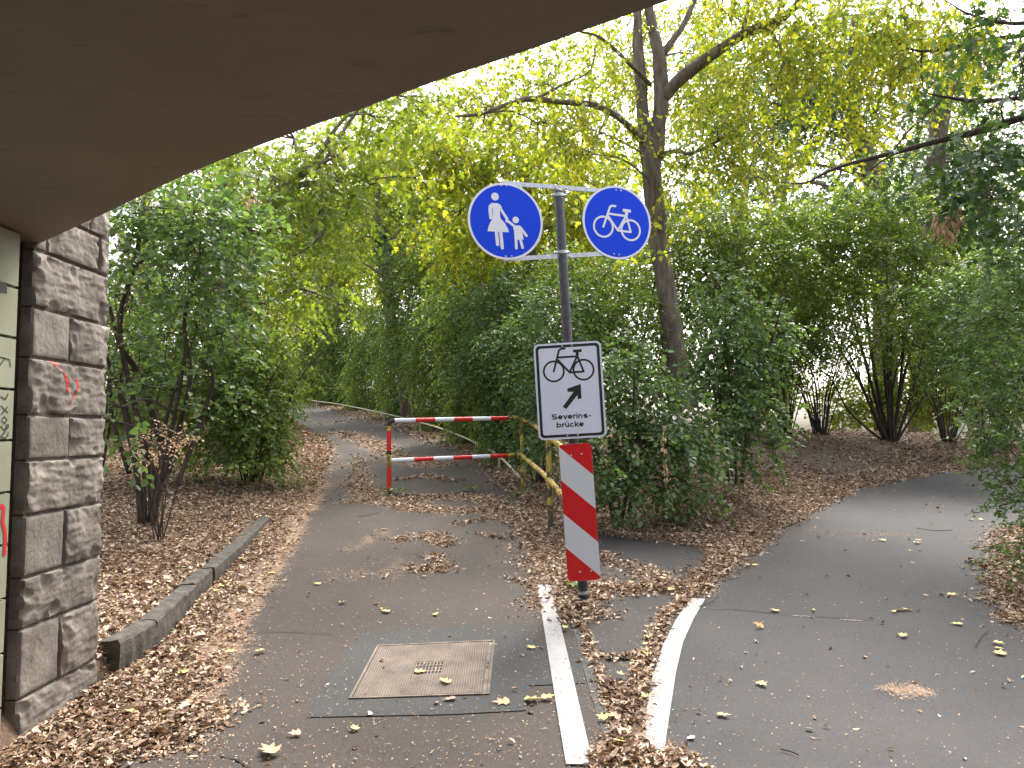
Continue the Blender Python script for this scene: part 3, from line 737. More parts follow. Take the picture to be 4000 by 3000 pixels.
def bike(fl, cx, cy, s, lw):
    """standard cycle pictogram facing left; s = unit, wheel radius about .34 s"""
    q = lambda x, y: (cx+x*s, cy+y*s)
    fl.ring(*q(-.54, -.2), .33*s, .33*s+lw); fl.ring(*q(.54, -.2), .33*s, .33*s+lw)
    fl.line([q(-.54, -.2), q(-.345, .44), q(-.31, .56), q(-.22, .61), q(-.1, .61)], lw*1.05)
    fl.line([q(-.385, .3), q(.36, .3)], lw*1.05, '')
    fl.line([q(-.375, .22), q(.03, -.27), q(.54, -.27)], lw*1.05, '')
    fl.line([q(.36, .34), q(.03, -.27)][::-1], lw*1.05, '')
    fl.line([q(.54, -.26), q(.33, .36)], lw*1.05)
    fl.line([q(.2, .5), q(.52, .5)], lw*1.5, '')
    fl.line([q(.33, .5), q(.36, .33)], lw*1.6, '')
# left round sign: adult and child
YAW = R(17)
c1 = P(1976, 864, 5.84); c2 = P(2411, 869, 6.12)
def round_sign(c, roll, kind):
    fr_ = Frame(c, YAW, roll); s = empty('round_sign', (0, 0, 0)); s.parent = post; s.location = Vector(c)-Vector(foot)
    s['label'] = 'round blue sign with a white adult and child' if kind == 'ped' else 'round blue sign with a white bicycle'
    plate(fr_, circle(.3, 96), -.004, 0, 'plate', M['steel'], s)
    fl = Flat(fr_, .0006); fl.ring(0, 0, .2825, .2995, 96); fl.build('rim', M['white'], s)
    fl = Flat(fr_, .0006); fl.poly(circle(.2822, 96)); fl.build('face', M['blue'], s)
    fl = Flat(fr_, .0022)
    if kind == 'ped':
        k = 2.765*FPX/5.84/1000     # zoom pixels per mm
        q = lambda x, y: ((x-487)/(k*1000)*1.0/math.cos(YAW)*.98, (592-y)/(k*1000))
        def L(x, y): return q(x, y)
        fl.disc(*q(383, 321), .0305)
        # woman: body, arms, skirt, legs
        fl.poly([q(*a) for a in [(340,393),(410,395),(440,415),(455,450),(427,452),(427,560),(470,610),(505,680),(513,716),(275,706),(290,650),(315,600),(345,565),(352,456),(342,455),(342,560),(335,580),(305,570),(300,470),(308,420)]][::-1])
        fl.line([q(418, 425), q(500, 565)], .021); fl.line([q(323, 460), q(330, 560)], .022)
        fl.line([q(500, 565), q(497, 592)], .022)
        fl.line([q(373, 716), q(377, 850)], .026); fl.line([q(420, 716), q(426, 888)], .026)
        fl.disc(*q(597, 578), .026)
        fl.line([q(495, 580), q(596, 664)], .020)
        fl.poly([q(*a) for a in [(585,640),(640,640),(665,665),(660,700),(672,795),(570,800),(570,690),(560,668)]][::-1])
        fl.line([q(640, 660), q(706, 752)], .021)
        fl.line([q(586, 795), q(582, 892)], .022); fl.line([q(634, 792), q(654, 885)], .022)
        fl.build('pictogram', M['white'], s)
        bolts(fr_, [(-.022, .274), (.022, .276), (-.022, -.274), (.026, -.274)], s)
    else:
        bike(fl, 0.0, -.005, .222, .0165); fl.build('pictogram', M['white'], s)
        bolts(fr_, [(-.022, .262), (.02, .262), (-.022, -.262), (.022, -.262)], s)
    return fr_
f1 = round_sign(c1, R(4), 'ped'); f2 = round_sign(c2, R(-2.5), 'cyc')
# two crossbars behind the signs
def bar(pa, pb, h=.034, t=.012, name='crossbar'):
    pa, pb = np.array(pa), np.array(pb); u = (pb-pa)/np.linalg.norm(pb-pa); n = np.cross(u, [0, 0, 1.]); n /= np.linalg.norm(n); v = np.cross(n, u)
    b = MB(); V = [p+v*sv*h/2+n*sn*t/2 for p in (pa, pb) for sv, sn in ((-1,-1),(1,-1),(1,1),(-1,1))]
    b.add(V, [(0,3,2,1),(4,5,6,7),(0,1,5,4),(1,2,6,5),(2,3,7,6),(3,0,4,7)]); return b.build(name, M['steel'], post)
back = lambda p: np.array(p)-f1.n*.018
bar(back(P(1960, 712, 5.835)), back(P(2430, 748, 6.13)))
bar(back(P(1970, 1011, 5.835)), back(P(2440, 985, 6.13)))
for zz, pxm, pym in ((0, 2193, 733), (1, 2205, 999)):
    c = back(P(pxm, pym, 5.975)); ff = Frame(c, YAW, 0); bolts(ff, [(-.045, 0), (.045, .0)], post, r=.007, z=.009)
# clamps with lugs
for py in (763, 985):
    z = P(2190, py, 5.98)[2]; p = on_pole(z); b = MB()
    b.sweep([p-axis_v*.012, p+axis_v*.012], .0425, 24); 
    for s in (-1, 1):
        b.sweep([p+f1.u*s*.04-axis_v*0, p+f1.u*s*.064], [.011, .009], 10)
        b.sweep([p+f1.u*s*.056-f1.n*.012, p+f1.u*s*.056+f1.n*.02], [.0075, .0075], 8)
    auto_smooth(b.build('clamp', M['steel'], post), 40)
# white direction sign
cw_ = P(2226, 1525, 5.945); ROLL = R(-3.4)
def lean(p0, p1): return math.atan2(-(p1[0]-p0[0]), (p1[1]-p0[1]))
fw = Frame(cw_, R(-3), R(3.2)); ws = empty('direction_sign', (0, 0, 0)); ws.parent = post; ws.location = Vector(cw_)-Vector(foot)
ws['label'] = 'white rectangular cycle route sign with an arrow and lettering'
W_, H_ = .522, .742
plate(fw, rrect(W_, H_, .042), -.004, 0, 'plate', M['steel'], ws)
fl = Flat(fw, .0006); fl.poly(rrect(W_-.001, H_-.001, .042)); fl.build('face', M['white_refl'], ws)
fl = Flat(fw, .0014); fl.band(rrect(W_-.03, H_-.03, .03), rrect(W_-.072, H_-.072, .02)); fl.build('border', M['black'], ws)
fl = Flat(fw, .0014)
bike(fl, -.0, .196, .212, .0145)
# arrow pointing up right (outline from the photo)
k = 5.945/FPX/1.843
q = lambda x, y: ((x-2082)*k, (330-y)*k)
aw = [(1997,253),(2080,152),(2037,150),(2037,127),(2133,100),(2133,200),(2107,208),(2105,177),(2021,271)]
ax0, ay0 = 2065, 185
ap = [((x-ax0)*k*1.02, -(y-ay0)*k*1.02-.048) for x, y in aw]
fl.poly([(x+.012, y) for x, y in ap][::-1]); fl.build('pictogram', M['black'], ws)
def arc(cx, cy, rx, ry, a0, a1, n=14): return [(cx+rx*math.cos(R(a0+(a1-a0)*i/n)), cy+ry*math.sin(R(a0+(a1-a0)*i/n))) for i in range(n+1)]
XH = .031; CH = .0425; SW = .0088       # x-height, cap height, stroke width
def glyph(ch):
    """(strokes, advance) of one upright sans letter, baseline at 0, strokes run along their centre lines"""
    h = SW/2; r = XH/2-h; m = XH/2
    if ch == 'e': return [arc(.0145, m, .0115, r, 0, 325, 22), [(.004, m-.0005), (.0262, m-.0005)]], .0325
    if ch == 'c': return [arc(.0145, m, .0115, r, 42, 318, 20)], .0305
    if ch == 'v': return [[(.0025, XH), (.0137, h*.8), (.0249, XH)]], .0295
    if ch == 'r': return [[(.0045, 0), (.0045, XH)], [(.0045, XH*.55), (.0075, XH-h*1.6), (.012, XH-h*1.0), (.0185, XH-h*1.1)]], .0205
    if ch == 'i': return [[(.0045, 0), (.0045, XH)], [(.0045, CH-.0065), (.0045, CH)]], .0125
    if ch == 'n': return [[(.0045, 0), (.0045, XH)], [(.0045, XH*.5)]+arc(.0135, XH-h-.009, .009, .009, 150, 0, 10)+[(.0225, 0)]], .0305
    if ch == 'u': return [[(.0225, 0), (.0225, XH)], [(.0045, XH)]+arc(.0135, h+.009, .009, .009, 180, 330, 10)+[(.0225, XH*.5)], [(.0078, CH-.0065), (.0078, CH)], [(.0192, CH-.0065), (.0192, CH)]], .0305
    if ch == 'b': return [[(.0045, 0), (.0045, CH)], arc(.0150, m, .0105, r, 0, 360, 24)], .0325
    if ch == 'k': return [[(.0045, 0), (.0045, CH)], [(.0235, XH), (.0055, XH*.36)], [(.0115, XH*.55), (.0250, 0)]], .0285
    if ch == '-': return [[(.002, XH*.48), (.0155, XH*.48)]], .019
    if ch in 'sS':
        H_ = XH if ch == 's' else CH; w_ = .0098 if ch == 's' else .0135; cx = w_+h+.0012; q = (H_-SW)/4
        a = arc(cx, h+3*q, w_, q, 20, 265, 14)+arc(cx, h+q, w_, q, 85, -160, 14); return [a], 2*w_+SW+.0055
    return [], .012
def lettering(text, fr_, x, y, mat, parent, z=.0014, xs=1.0):
    tw_ = sum(glyph(c)[1] for c in text)*xs; fl = Flat(fr_, z); cx = x-tw_/2
    for ch in text:
        st, adv = glyph(ch)
        for ln in st: fl.line([(cx+a*xs, y+b) for a, b in ln], SW, '')
        cx += adv*xs
    fl.build('lettering', mat, parent)
lettering('Severins-', fw, .0, -.218, M['black'], ws, xs=1.22)
lettering('brucke', fw, -.012, -.281, M['black'], ws, xs=1.22)
bolts(fw, [(-.04, .346), (.035, .346), (-.04, -.346), (.04, -.346)], ws, r=.007)
# striped warning board
cb = P(2264, 1999, 5.93); fb = Frame(cb, R(-2), R(3.7)); bs = empty('warning_board', (0, 0, 0)); bs.parent = post; bs.location = Vector(cb)-Vector(foot)
bs['label'] = 'tall red and white diagonally striped warning board'
BW, BH = .25, 1.035; out = rrect(BW, BH, .03, 6)
plate(fb, out, -.004, 0, 'plate', M['steel'], bs)
def clip(poly, a, b, c):            # keep a x + b y >= c
    o_ = []
    for i in range(len(poly)):
        p, q_ = poly[i], poly[(i+1) % len(poly)]; dp, dq = a*p[0]+b*p[1]-c, a*q_[0]+b*q_[1]-c
        if dp >= 0: o_.append(p)
        if dp*dq < 0: t = dp/(dp-dq); o_.append((p[0]+(q_[0]-p[0])*t, p[1]+(q_[1]-p[1])*t))
    return o_
# stripe borders, heights at the left edge of the board (descending to the right by ~.21-.24 m)
m_ = .232/BW; lev = [.502, .245, -.005, -.262]    # y on the left edge where a stripe boundary starts
bounds = [9]+lev+[-9]; inner = rrect(BW-.002, BH-.002, .03, 6)
for i in range(len(bounds)-1):
    hi, lo = bounds[i], bounds[i+1]
    pl = clip(inner, m_, 1, lo-m_*BW/2) if lo > -9 else inner
    pl = clip(pl, -m_, -1, -(hi-m_*BW/2)) if hi < 9 else pl
    if len(pl) < 3: continue
    fl = Flat(fb, .0008); fl.poly(pl); fl.build('stripe', M['red'] if i % 2 == 0 else M['board_white'], bs)
bolts(fb, [(-.035, .43), (.045, .435), (-.03, -.45), (.055, -.448)], bs, r=.0075)

# ------------------------------------------------------------------ red and white tube barrier with its yellow railing
DB = float(gpt(1520, 1935)[1])
A0 = gpt(1520, 1935); T0 = P(1519, 1652, DB)
A1 = gpt(2043, 1905); DR = float(A1[1])
bar_ = empty('tube_barrier', tuple(A0), 'red and white banded tube barrier across the path, joined to a rusty yellow railing', 'barrier')
def tube(name, pts, r, mat, k=12, parent=bar_):
    b = MB(); b.sweep(pts, r, k); return auto_smooth(b.build(name, mat, parent), 50)
rt = .032
def lerp(a, b, t): return np.array(a)+(np.array(b)-np.array(a))*t
def banded(a, b, cuts, mats, name, r=rt):
    for (t0, t1), m_x in zip(zip(cuts[:-1], cuts[1:]), mats):
        tube(name, [lerp(a, b, t0), lerp(a, b, t1)], r, m_x)
pb0 = P(1521, 1932, DB)
yy = [1935, 1920, 1825, 1785, 1762, 1683, 1662]
zz = [P(1520, y, DB)[2] for y in yy]
up = lambda y: P(1519.5, y, DB)
for a, b, m_x in ((1950, 1912, 'pole_black'), (1912, 1824, 'bar_red'), (1824, 1775, 'yellow'), (1775, 1762, 'black'), (1762, 1683, 'bar_red'), (1683, 1664, 'yellow')):
    tube('post', [up(a), up(b)], rt*.98 if m_x != 'pole_black' else rt*.9, M[m_x])
e0 = P(1519.5, 1664, DB)
tube('post_bend', smooth_path([up(1664), P(1521, 1652, DB), P(1528, 1645.5, DB), P(1541, 1643, DB)], 4), rt, M['pole_black'])
TE = P(1983, 1633, DR-.1)
mr = [M['bar_white'], M['bar_red']]
banded(P(1541, 1643, DB), TE, [0, .175, .345, .51, .675, .84, 1.0], [mr[0], mr[1], mr[0], mr[1], mr[0], mr[1]], 'top_bar')
tube('bar_end', [TE, P(1992, 1632.5, DR-.1)], rt*.6, M['pole_black'])
tube('bar_end', [P(1992, 1632.5, DR-.1), P(1998, 1632, DR-.1)], rt*.25, M['steel'])
LA, LB = P(1528, 1799, DB), P(2036, 1777, DR)
banded(LA, LB, [0, .165, .31, .458, .605, .745, .89, 1.0], [mr[0], mr[1], mr[0], mr[1], mr[0], mr[1], M['yellow']], 'lower_bar')
# right hand posts and yellow railing towards the sign post
tube('railing_post', [A1-np.array([0, 0, .1]), P(2041, 1776, DR), P(2037, 1640, DR)], rt*.95, M['yellow'])
A2 = gpt(2153, 2062); D2 = float(A2[1])
tube('railing_post', [A2-np.array([0, 0, .1]), P(2146, 1880, D2), P(2142, 1705, D2)], rt*.95, M['yellow_grey'])
A3 = gpt(2310, 2200); D3 = float(A3[1])-.1
r2 = [P(2037, 1777, DR), P(2145, 1872, D2), P(2250, 2003, D2-1.15)]
tube('lower_rail', [lerp(r2[0], r2[1], .0), r2[1]], rt, M['yellow']); tube('lower_rail', [r2[1], lerp(r2[1], r2[2], .92)], rt, M['yellow'])
tube('upper_rail', smooth_path([P(1998, 1628, DR+.03), P(2045, 1641, DR), P(2085, 1661, DR-.4), P(2142, 1706, D2), P(2215, 1760, D2-.75)], 3), rt*.95, M['yellow'])
tube('railing_post', [np.array([*(r2[2][:2]), gz(*r2[2][:2])-.05]), lerp(r2[1], r2[2], .93), P(2218, 1768, D2-.8)], rt*.95, M['yellow_grey'])

# ------------------------------------------------------------------ low guard rail along the hedge
lr = [P(1165, 1556, 39), P(1236, 1566, 34), P(1330, 1578, 27.5), P(1480, 1612, 20.5), P(1560, 1632, 17.6), P(1695, 1665, 14.8), P(1800, 1704, 13), P(1875, 1740, 11.9), P(1970, 1797, 10.9), P(2032, 1872, 10.0)]
def on_hedge(px, py):
    return gpt(px, py)
low = []
for (px, py, hh_) in ((1165,1556,.32),(1236,1567,.32),(1330,1580,.32),(1500,1615,.30),(1640,1650,.3),(1745,1682,.29),(1860,1730,.27),(1950,1783,.22),(2032,1868,.06)):
    r_ = ray(px, py); lo, hi = 2., 60.
    for _ in range(40):
        m__ = (lo+hi)/2; p = CAM+r_*(m__/r_[1])
        if p[2] > gz(p[0], p[1])+hh_: lo = m__
        else: hi = m__
    low.append(p)
guard = empty('guard_rail', (low[4][0], low[4][1], gz(low[4][0], low[4][1])), 'low rusty pale guard rail running along the foot of the hedge', 'railing')
b = MB(); b.sweep(smooth_path(low, 4), .022, 8); auto_smooth(b.build('rail', M['rail_old'], guard), 60)
for p in [low[1], low[3], low[4], low[5], low[6], low[7]]:
    b = MB(); b.sweep([(p[0], p[1], gz(p[0], p[1])-.1), (p[0], p[1], p[2]-.01)], .022, 8); auto_smooth(b.build('post', M['rail_old'], guard), 60)

# ------------------------------------------------------------------ foliage
OVAL = (np.array([(0,0,0),(.28,.42,.07),(.66,.40,.06),(1,0,-.12),(.66,-.40,.06),(.28,-.42,.07)]), np.array([(0,1,2,3),(3,4,5,0)]))
OVAL_FAR = (np.array([(0,0,0),(.45,.5,.06),(1,0,-.08),(.45,-.5,.06)]), np.array([(0,1,2,3)]))
MAPLE = (np.array([(0,0,0),(.02,.28,0),(.25,.62,.05),(.38,.28,.02),(.72,.55,-.02),(.66,.2,0),(1.08,0,-.1),(.66,-.2,0),(.72,-.55,-.02),(.38,-.28,.02),(.25,-.62,.05),(.02,-.28,0)]),
         np.array([(0,1,2,3),(0,3,4,5),(0,5,6,7),(0,7,8,9),(0,9,10,11)]))
def leaves(Pb, T, N, L, W, shape, rng, curl=0.0):
    T = T/(np.linalg.norm(T, axis=1, keepdims=True)+1e-9)
    N = N-T*np.sum(N*T, 1, keepdims=True); N /= np.linalg.norm(N, axis=1, keepdims=True)+1e-9
    B = np.cross(N, T); S, Fc = shape; n = len(Pb); k = len(S)
    t, u, h = S[:, 0], S[:, 1], S[:, 2]
    cu = rng.uniform(.3, 1.6, (n, 1)) if curl == 0 else rng.uniform(.5, 1.5, (n, 1))*curl
    V = Pb[:, None]+(t[None]*L[:, None])[..., None]*T[:, None]+(u[None]*W[:, None])[..., None]*B[:, None]+((h[None]*cu)*L[:, None])[..., None]*N[:, None]
    F = (Fc[None]+(np.arange(n)*k)[:, None, None]).reshape(-1, Fc.shape[1])
    return V.reshape(-1, 3), F
def prisms(A, B, ra, rb, k=3):
    A = np.asarray(A); B = np.asarray(B); T = B-A; T = T/(np.linalg.norm(T, axis=1, keepdims=True)+1e-9)
    X = np.cross(T, np.where(np.abs(T[:, 2:3]) < .9, [[0, 0, 1.]], [[0, 1., 0]])); X /= np.linalg.norm(X, axis=1, keepdims=True)+1e-9; Y = np.cross(T, X)
    a = np.arange(k)*2*np.pi/k; ring = np.cos(a)[None, :, None]*X[:, None]+np.sin(a)[None, :, None]*Y[:, None]
    V = np.concatenate([A[:, None]+ring*np.asarray(ra)[:, None, None], B[:, None]+ring*np.asarray(rb)[:, None, None]], 1).reshape(-1, 3)
    j = np.arange(k); f = np.stack([j, (j+1) % k, k+(j+1) % k, k+j], 1)
    return V, (f[None]+(np.arange(len(A))*2*k)[:, None, None]).reshape(-1, 4)
def cat(parts):
    V = []; F = []; b = 0
    for v, f in parts:
        V.append(v); F.append(f+b); b += len(v)
    return np.concatenate(V), np.concatenate(F)
def clump(p, s, fr=1.0):            # smooth pseudo-noise -1..1 used to thin foliage into clumps
    p = p*fr
    return (np.sin(p[:, 0]*2.1+s+np.sin(p[:, 2]*1.7+s))*.5+np.sin(p[:, 2]*2.9+1.3*s+np.sin(p[:, 1]*2.3))*.5+np.sin(p[:, 1]*3.1+p[:, 0]*1.3+2*s)*.4)/1.1

def blob(px, py, d, rx, ry, rd, cov=2.2, **kw):
    """a clump of foliage centred where the photo shows it: pixel radii rx, ry at distance d, depth radius rd in metres"""
    c = P(px, py, d); return dict(c=c, r=np.array([rx/FPX*d, rd, ry/FPX*d]), cov=cov, **kw)

COV = 1.5
HFOOT = [(a, float(gpt(a, b)[1])) for a, b in ((1150,1575),(1280,1590),(1400,1612),(1530,1642),(1640,1680),(1780,1740),(1880,1795),(1960,1850))]+[(2040, float(A1[1])+.12), (2153, float(A2[1])+.1), (2200, float(A2[1])-.2)]
def hfoot(px): return float(np.interp(px, [a for a, _ in HFOOT], [b for _, b in HFOOT]))
def proj(p):
    q = p-CAM; f = q@_F; return 2000+FPX*q[:, 0]/f, 1500-FPX*(q@_U)/f
def plant(name, label, category, trunks, blobs, leaf, wood, L=.07, W=.045, seed=0, group=None, shape=OVAL, droop=.3, spray=(10, .38), up=1.0,
          thin=-2., fr=1.0, woodk=7, limb_r=.02, twig_r=.0022, flow=None, extra=None, crown='foliage', stem='stems', nlimb=10, seedpods=0, cm=1.0, wob=.06, ground=True):
    """trunks: list of (points, radii); blobs from blob(); leaves sit on sprays, sprays on twigs, twigs on limbs"""
    rng = np.random.default_rng(seed)
    base = np.array(trunks[0][0][0], float) if trunks else blobs[0]['c'].copy()
    root = empty(name, tuple(base), label, category, group)
    wd = []; nodes = []; nrad = []
    mb = MB()
    for ti, (pts, rad) in enumerate(trunks):
        sp = smooth_path(pts, 6); rr = np.interp(np.linspace(0, 1, len(sp)), np.linspace(0, 1, len(rad)), rad)
        mb.sweep(sp, list(rr), woodk if rr.max() < .08 else 14, True, wob, seed+ti)
        a = int(len(sp)*.25); nodes += sp[a:]; nrad += list(rr[a:])
    # fan triangulated caps are n-gons; keep trunks as their own list mesh joined below
    LV = []; O_all = []; D_all = []; LL = []
    for bi, bl in enumerate(blobs):
        c, r, cov = bl['c'], bl['r'], bl['cov']*COV*cm; Lb = L*bl.get('ls', 1.0)
        area = math.pi*r[0]*r[2]; nleaf = cov*area/(.55*Lb*W*bl.get('ls', 1.0)/1.0*.8)
        ns = max(3, int(nleaf/spray[0]))
        u = rng.normal(size=(ns*2, 3)); u /= np.linalg.norm(u, axis=1, keepdims=True)
        rad = rng.uniform(.0, 1, (ns*2, 1))**(1/2.4)*(1+.12*clump(u*3, seed+bi)[:, None])
        O = c+u*rad*r
        keep = clump(O, seed*1.7+bi, fr)+rng.normal(0, .3, len(O)) > thin
        O = O[keep][:ns]; u = u[keep][:ns]
        if ground:
            gzv = terrain(O[:, 0], O[:, 1]); kk = O[:, 2] > gzv+.05; O = O[kk]; u = u[kk]
        qx, qy = proj(O); lim = np.interp(qx, [a for a, _ in HFOOT], [b for _, b in HFOOT]); kk = ~((qx > 1200) & (qx < 2200) & (qy > 1500) & (O[:, 1] < lim+.12) & (O[:, 0] > -12) & (O[:, 1] > 9.8)); O = O[kk]; u = u[kk]
        if len(O) == 0: continue
        D = u*np.array([.8, .8, .5])+rng.normal(0, .55, O.shape)+np.array([0, 0, .25-droop])
        if flow is not None: D = D+np.array(flow)
        D /= np.linalg.norm(D, axis=1, keepdims=True)
        O_all.append(O); D_all.append(D); LL.append(np.full(len(O), Lb))
        # limb to the blob and branches inside it
        if nodes:
            NA = np.array(nodes); dd = np.linalg.norm(NA-c, axis=1)+np.clip(NA[:, 2]-c[2]+.1*r[2], 0, 9)*2
            j = int(dd.argmin()); s = NA[j]; r0 = min(nrad[j]*.7, limb_r)
            if dd[j] < 12:
                mid = (s+c)/2+rng.normal(0, .08, 3)*np.linalg.norm(c-s)+np.array([0, 0, .12*np.linalg.norm(c-s)])
                lp = smooth_path([s, mid, c], 5); lr_ = np.linspace(r0, r0*.5, len(lp))
                mb.sweep(lp, list(lr_), 6, False)
                src = np.array(lp[2:])
            else: src = np.array([c])
            sel = rng.choice(len(O), min(nlimb, len(O)), replace=False); hubs = [c]
            for q in sel:
                e = O[q]; a = src[np.linalg.norm(src-e, axis=1).argmin()]; mid = (a+e)/2+rng.normal(0, .1, 3)*np.linalg.norm(e-a)
                pp = smooth_path([a, mid, e], 3); mb.sweep(pp, list(np.linspace(r0*.45, max(twig_r*1.4, r0*.12), len(pp))), 4, False)
                hubs += pp[1:]
            H = np.array(hubs); k_ = min(len(O), int(len(O)*.5)+1); E = O[:k_]
            jj = np.array([np.linalg.norm(H-e, axis=1).argmin() for e in E]) if len(E) else []
            if len(E): LV.append(prisms(H[jj], E, np.full(k_, twig_r*1.5), np.full(k_, twig_r), 3))
    O = np.concatenate(O_all); D = np.concatenate(D_all); Ls = np.concatenate(LL)
    n = len(O); m, sl_ = spray; sl_ = sl_*(Ls/L)
    # twig curve
    steps = 3; tw = []
    grav = np.array([0, 0, -1.])*droop*.9
    def tp(t): return O+D*(t*sl_)[:, None]+grav*((t**2)*sl_)[:, None]
    for i in range(steps):
        tw.append(prisms(tp(i/steps), tp((i+1)/steps), np.full(n, twig_r), np.full(n, twig_r*.7), 3))
    parts = []; sideN = np.cross(D, [0, 0, 1.]); sideN /= np.linalg.norm(sideN, axis=1, keepdims=True)+1e-9
    tilt = rng.normal(0, .45, (n, 3))
    for i in range(m):
        t = (i+.6)/m*np.ones(n)+rng.normal(0, .02, n); p = tp(t); s = (1 if i % 2 else -1)
        T = D*.55+sideN*s*.9+rng.normal(0, .32, (n, 3))+np.array([0, 0, -droop*.9])
        if i == m-1: T = D+rng.normal(0, .2, (n, 3))+np.array([0, 0, -droop])
        N = np.array([0, 0, up])+tilt+rng.normal(0, .38, (n, 3))
        sz = rng.uniform(.65, 1.2, n); keep = rng.random(n) < .93
        parts.append(leaves(p[keep], T[keep], N[keep], (Ls*sz)[keep], (W*Ls/L*sz)[keep], shape, rng))
    V, F = cat(parts); cr = mesh_obj(crown, V, F, leaf, root, False, tuple(base))
    if mb.V:
        wV = np.array(mb.V); o1 = mesh_obj(stem, wV, mb.F, wood, root, True, tuple(base))
        tV, tF = cat(tw+LV)
        # one wood mesh: thick part plus twigs
        Fall = [tuple(f) for f in mb.F]; b0 = len(wV)
        me = bpy.data.meshes.new(stem); nf = len(tF)
        tot = [len(f) for f in Fall]; lt = np.concatenate([np.array(tot), np.full(nf, 4)]); ls_ = np.concatenate([[0], np.cumsum(lt)[:-1]])
        vi = np.concatenate([np.concatenate([np.array(f) for f in Fall]), (tF+b0).ravel()])
        VV = np.concatenate([wV, tV])-base
        me.vertices.add(len(VV)); me.vertices.foreach_set('co', VV.astype(np.float32).ravel())
        me.loops.add(len(vi)); me.loops.foreach_set('vertex_index', vi.astype(np.int32))
        me.polygons.add(len(lt)); me.polygons.foreach_set('loop_start', ls_.astype(np.int32)); me.update(calc_edges=True)
        me.polygons.foreach_set('use_smooth', np.ones(len(lt), bool)); me.materials.append(wood)
        old = o1.data; o1.data = me; bpy.data.meshes.remove(old); me.name = stem
    else:
        tV, tF = cat(tw); mesh_obj(stem, tV, tF, wood, root, False, tuple(base))
    if seedpods:
        q = rng.choice(n, min(n, seedpods)); m2 = 16; pp = []
        base_p = tp(.6*np.ones(n))[q]
        for i in range(m2):
            p = base_p+rng.normal(0, .03, (len(q), 3))+np.array([0, 0, -.02*i]); T = rng.normal(0, .6, (len(q), 3))+np.array([0, 0, -.9])
            pp.append(leaves(p, T, rng.normal(0, 1, (len(q), 3)), np.full(len(q), .045), np.full(len(q), .018), OVAL_FAR, rng))
        sv, sf = cat(pp); mesh_obj('seed_clusters', sv, sf, M['seed'], root, False, tuple(base))
    return root

def stems_fan(px, py, n, spread, height, rng, r=(.03, .012), lean=(0, 0), d=None, bend=.3):
    b = gpt(px, py) if d is None else P(px, py, d); b = np.array(b); b[2] = gz(b[0], b[1])-.05; out = []
    for i in range(n):
        a = 2*math.pi*(i+rng.uniform(-.3, .3))/n; rr = spread*rng.uniform(.45, 1.0); h = height*rng.uniform(.7, 1.05)
        o_ = np.array([math.cos(a)*rr+lean[0], math.sin(a)*rr+lean[1], 0]); s0 = b+np.array([math.cos(a), math.sin(a), 0])*rng.uniform(.02, .14)
        m1 = s0+o_*.25+np.array([0, 0, h*.42])+rng.normal(0, .05, 3)*[1, 1, 0]; m2 = s0+o_*(.55+bend*.2)+np.array([0, 0, h*.75])+rng.normal(0, .07, 3)*[1, 1, 0]; e = s0+o_+np.array([0, 0, h])
        k = rng.uniform(.6, 1.15); out.append(([s0, m1, m2, e], [r[0]*k, r[0]*.75*k, r[1]*1.3*k, r[1]*.6*k]))
    return out

LD, LH, LY, LM, LB_, LP = M['leaf_dark'], M['leaf_hedge'], M['leaf_yellow'], M['leaf_lime'], M['leaf_blue'], M['leaf_maple']
WD, WB = M['bark_dark'], M['bark']
rr_ = np.random.default_rng(11)

# --- left bed
t = stems_fan(585, 1850, 7, 1.0, 3.0, rr_, (.035, .014), d=8.6)
t += [([P(660,1850,9), P(560,1500,8.8), P(470,1350,8.6), P(425,1180,8.5)], [.045, .04, .03, .02]), ([P(505,1850,8.8), P(440,1640,8.7), P(430,1500,8.6)], [.03, .025, .02]),
      ([P(600,1860,8.7), P(470,1330,8.5), P(520,1050,8.4), P(545,930,8.4), P(560,800,8.2)], [.035, .03, .03, .025, .02]), ([P(690,1900,8.4), P(800,1600,8.4), P(830,1450,8.3), P(760,1250,8.2)], [.028, .024, .02, .014]),
      ([P(640,1870,8.4), P(740,1500,8.3), P(720,1250,8.1), P(780,1000,8)], [.03, .025, .02, .013])]
plant('shrub', 'tall dark green shrub with round leaves and many dark stems right behind the stone pillar', 'shrub', t,
      [blob(560,830,7.9,190,120,.8,1.9), blob(760,830,7.9,200,140,.8,2.1), blob(880,960,7.9,170,170,.7,2.0), blob(620,1020,8.2,190,150,.9,1.7), blob(800,1160,8.0,180,130,.7,1.7), blob(960,820,8.1,90,110,.5,1.5),
       blob(520,1180,8.6,130,110,.8,1.3), blob(680,1300,8.6,200,110,.8,1.1), blob(450,960,8.2,60,120,.5,1.0), blob(470,1590,6.9,90,70,.35,.9), blob(560,1680,6.8,110,80,.35,.6), blob(760,1500,8.6,200,130,.6,.8),
       blob(520,1440,8.8,130,120,.6,.9), blob(900,1300,8.6,120,120,.6,1.2)],
      LD, WD, .072, .062, 21, thin=-.55, fr=1.6, droop=.25, spray=(9, .34), stem='stems')
t = stems_fan(350, 1850, 5, 1.0, 3.4, rr_, (.04, .015), d=10.6)
plant('shrub', 'green shrub in the shade between the stone pillar and the thick twin-stemmed trunk', 'shrub', t,
      [blob(470,1250,10.8,170,190,.9,1.6), blob(600,1500,11.2,230,170,1.0,1.8), blob(460,1650,10.8,120,110,.6,1.0), blob(800,1400,11.5,190,200,.9,1.6), blob(500,1000,11.3,130,110,.8,1.2)], M['leaf_hedge'], WD, .075, .06, 22, thin=-.5, fr=1.3)
t = stems_fan(985, 1790, 9, 1.0, 2.1, rr_, (.022, .01), d=12.2)
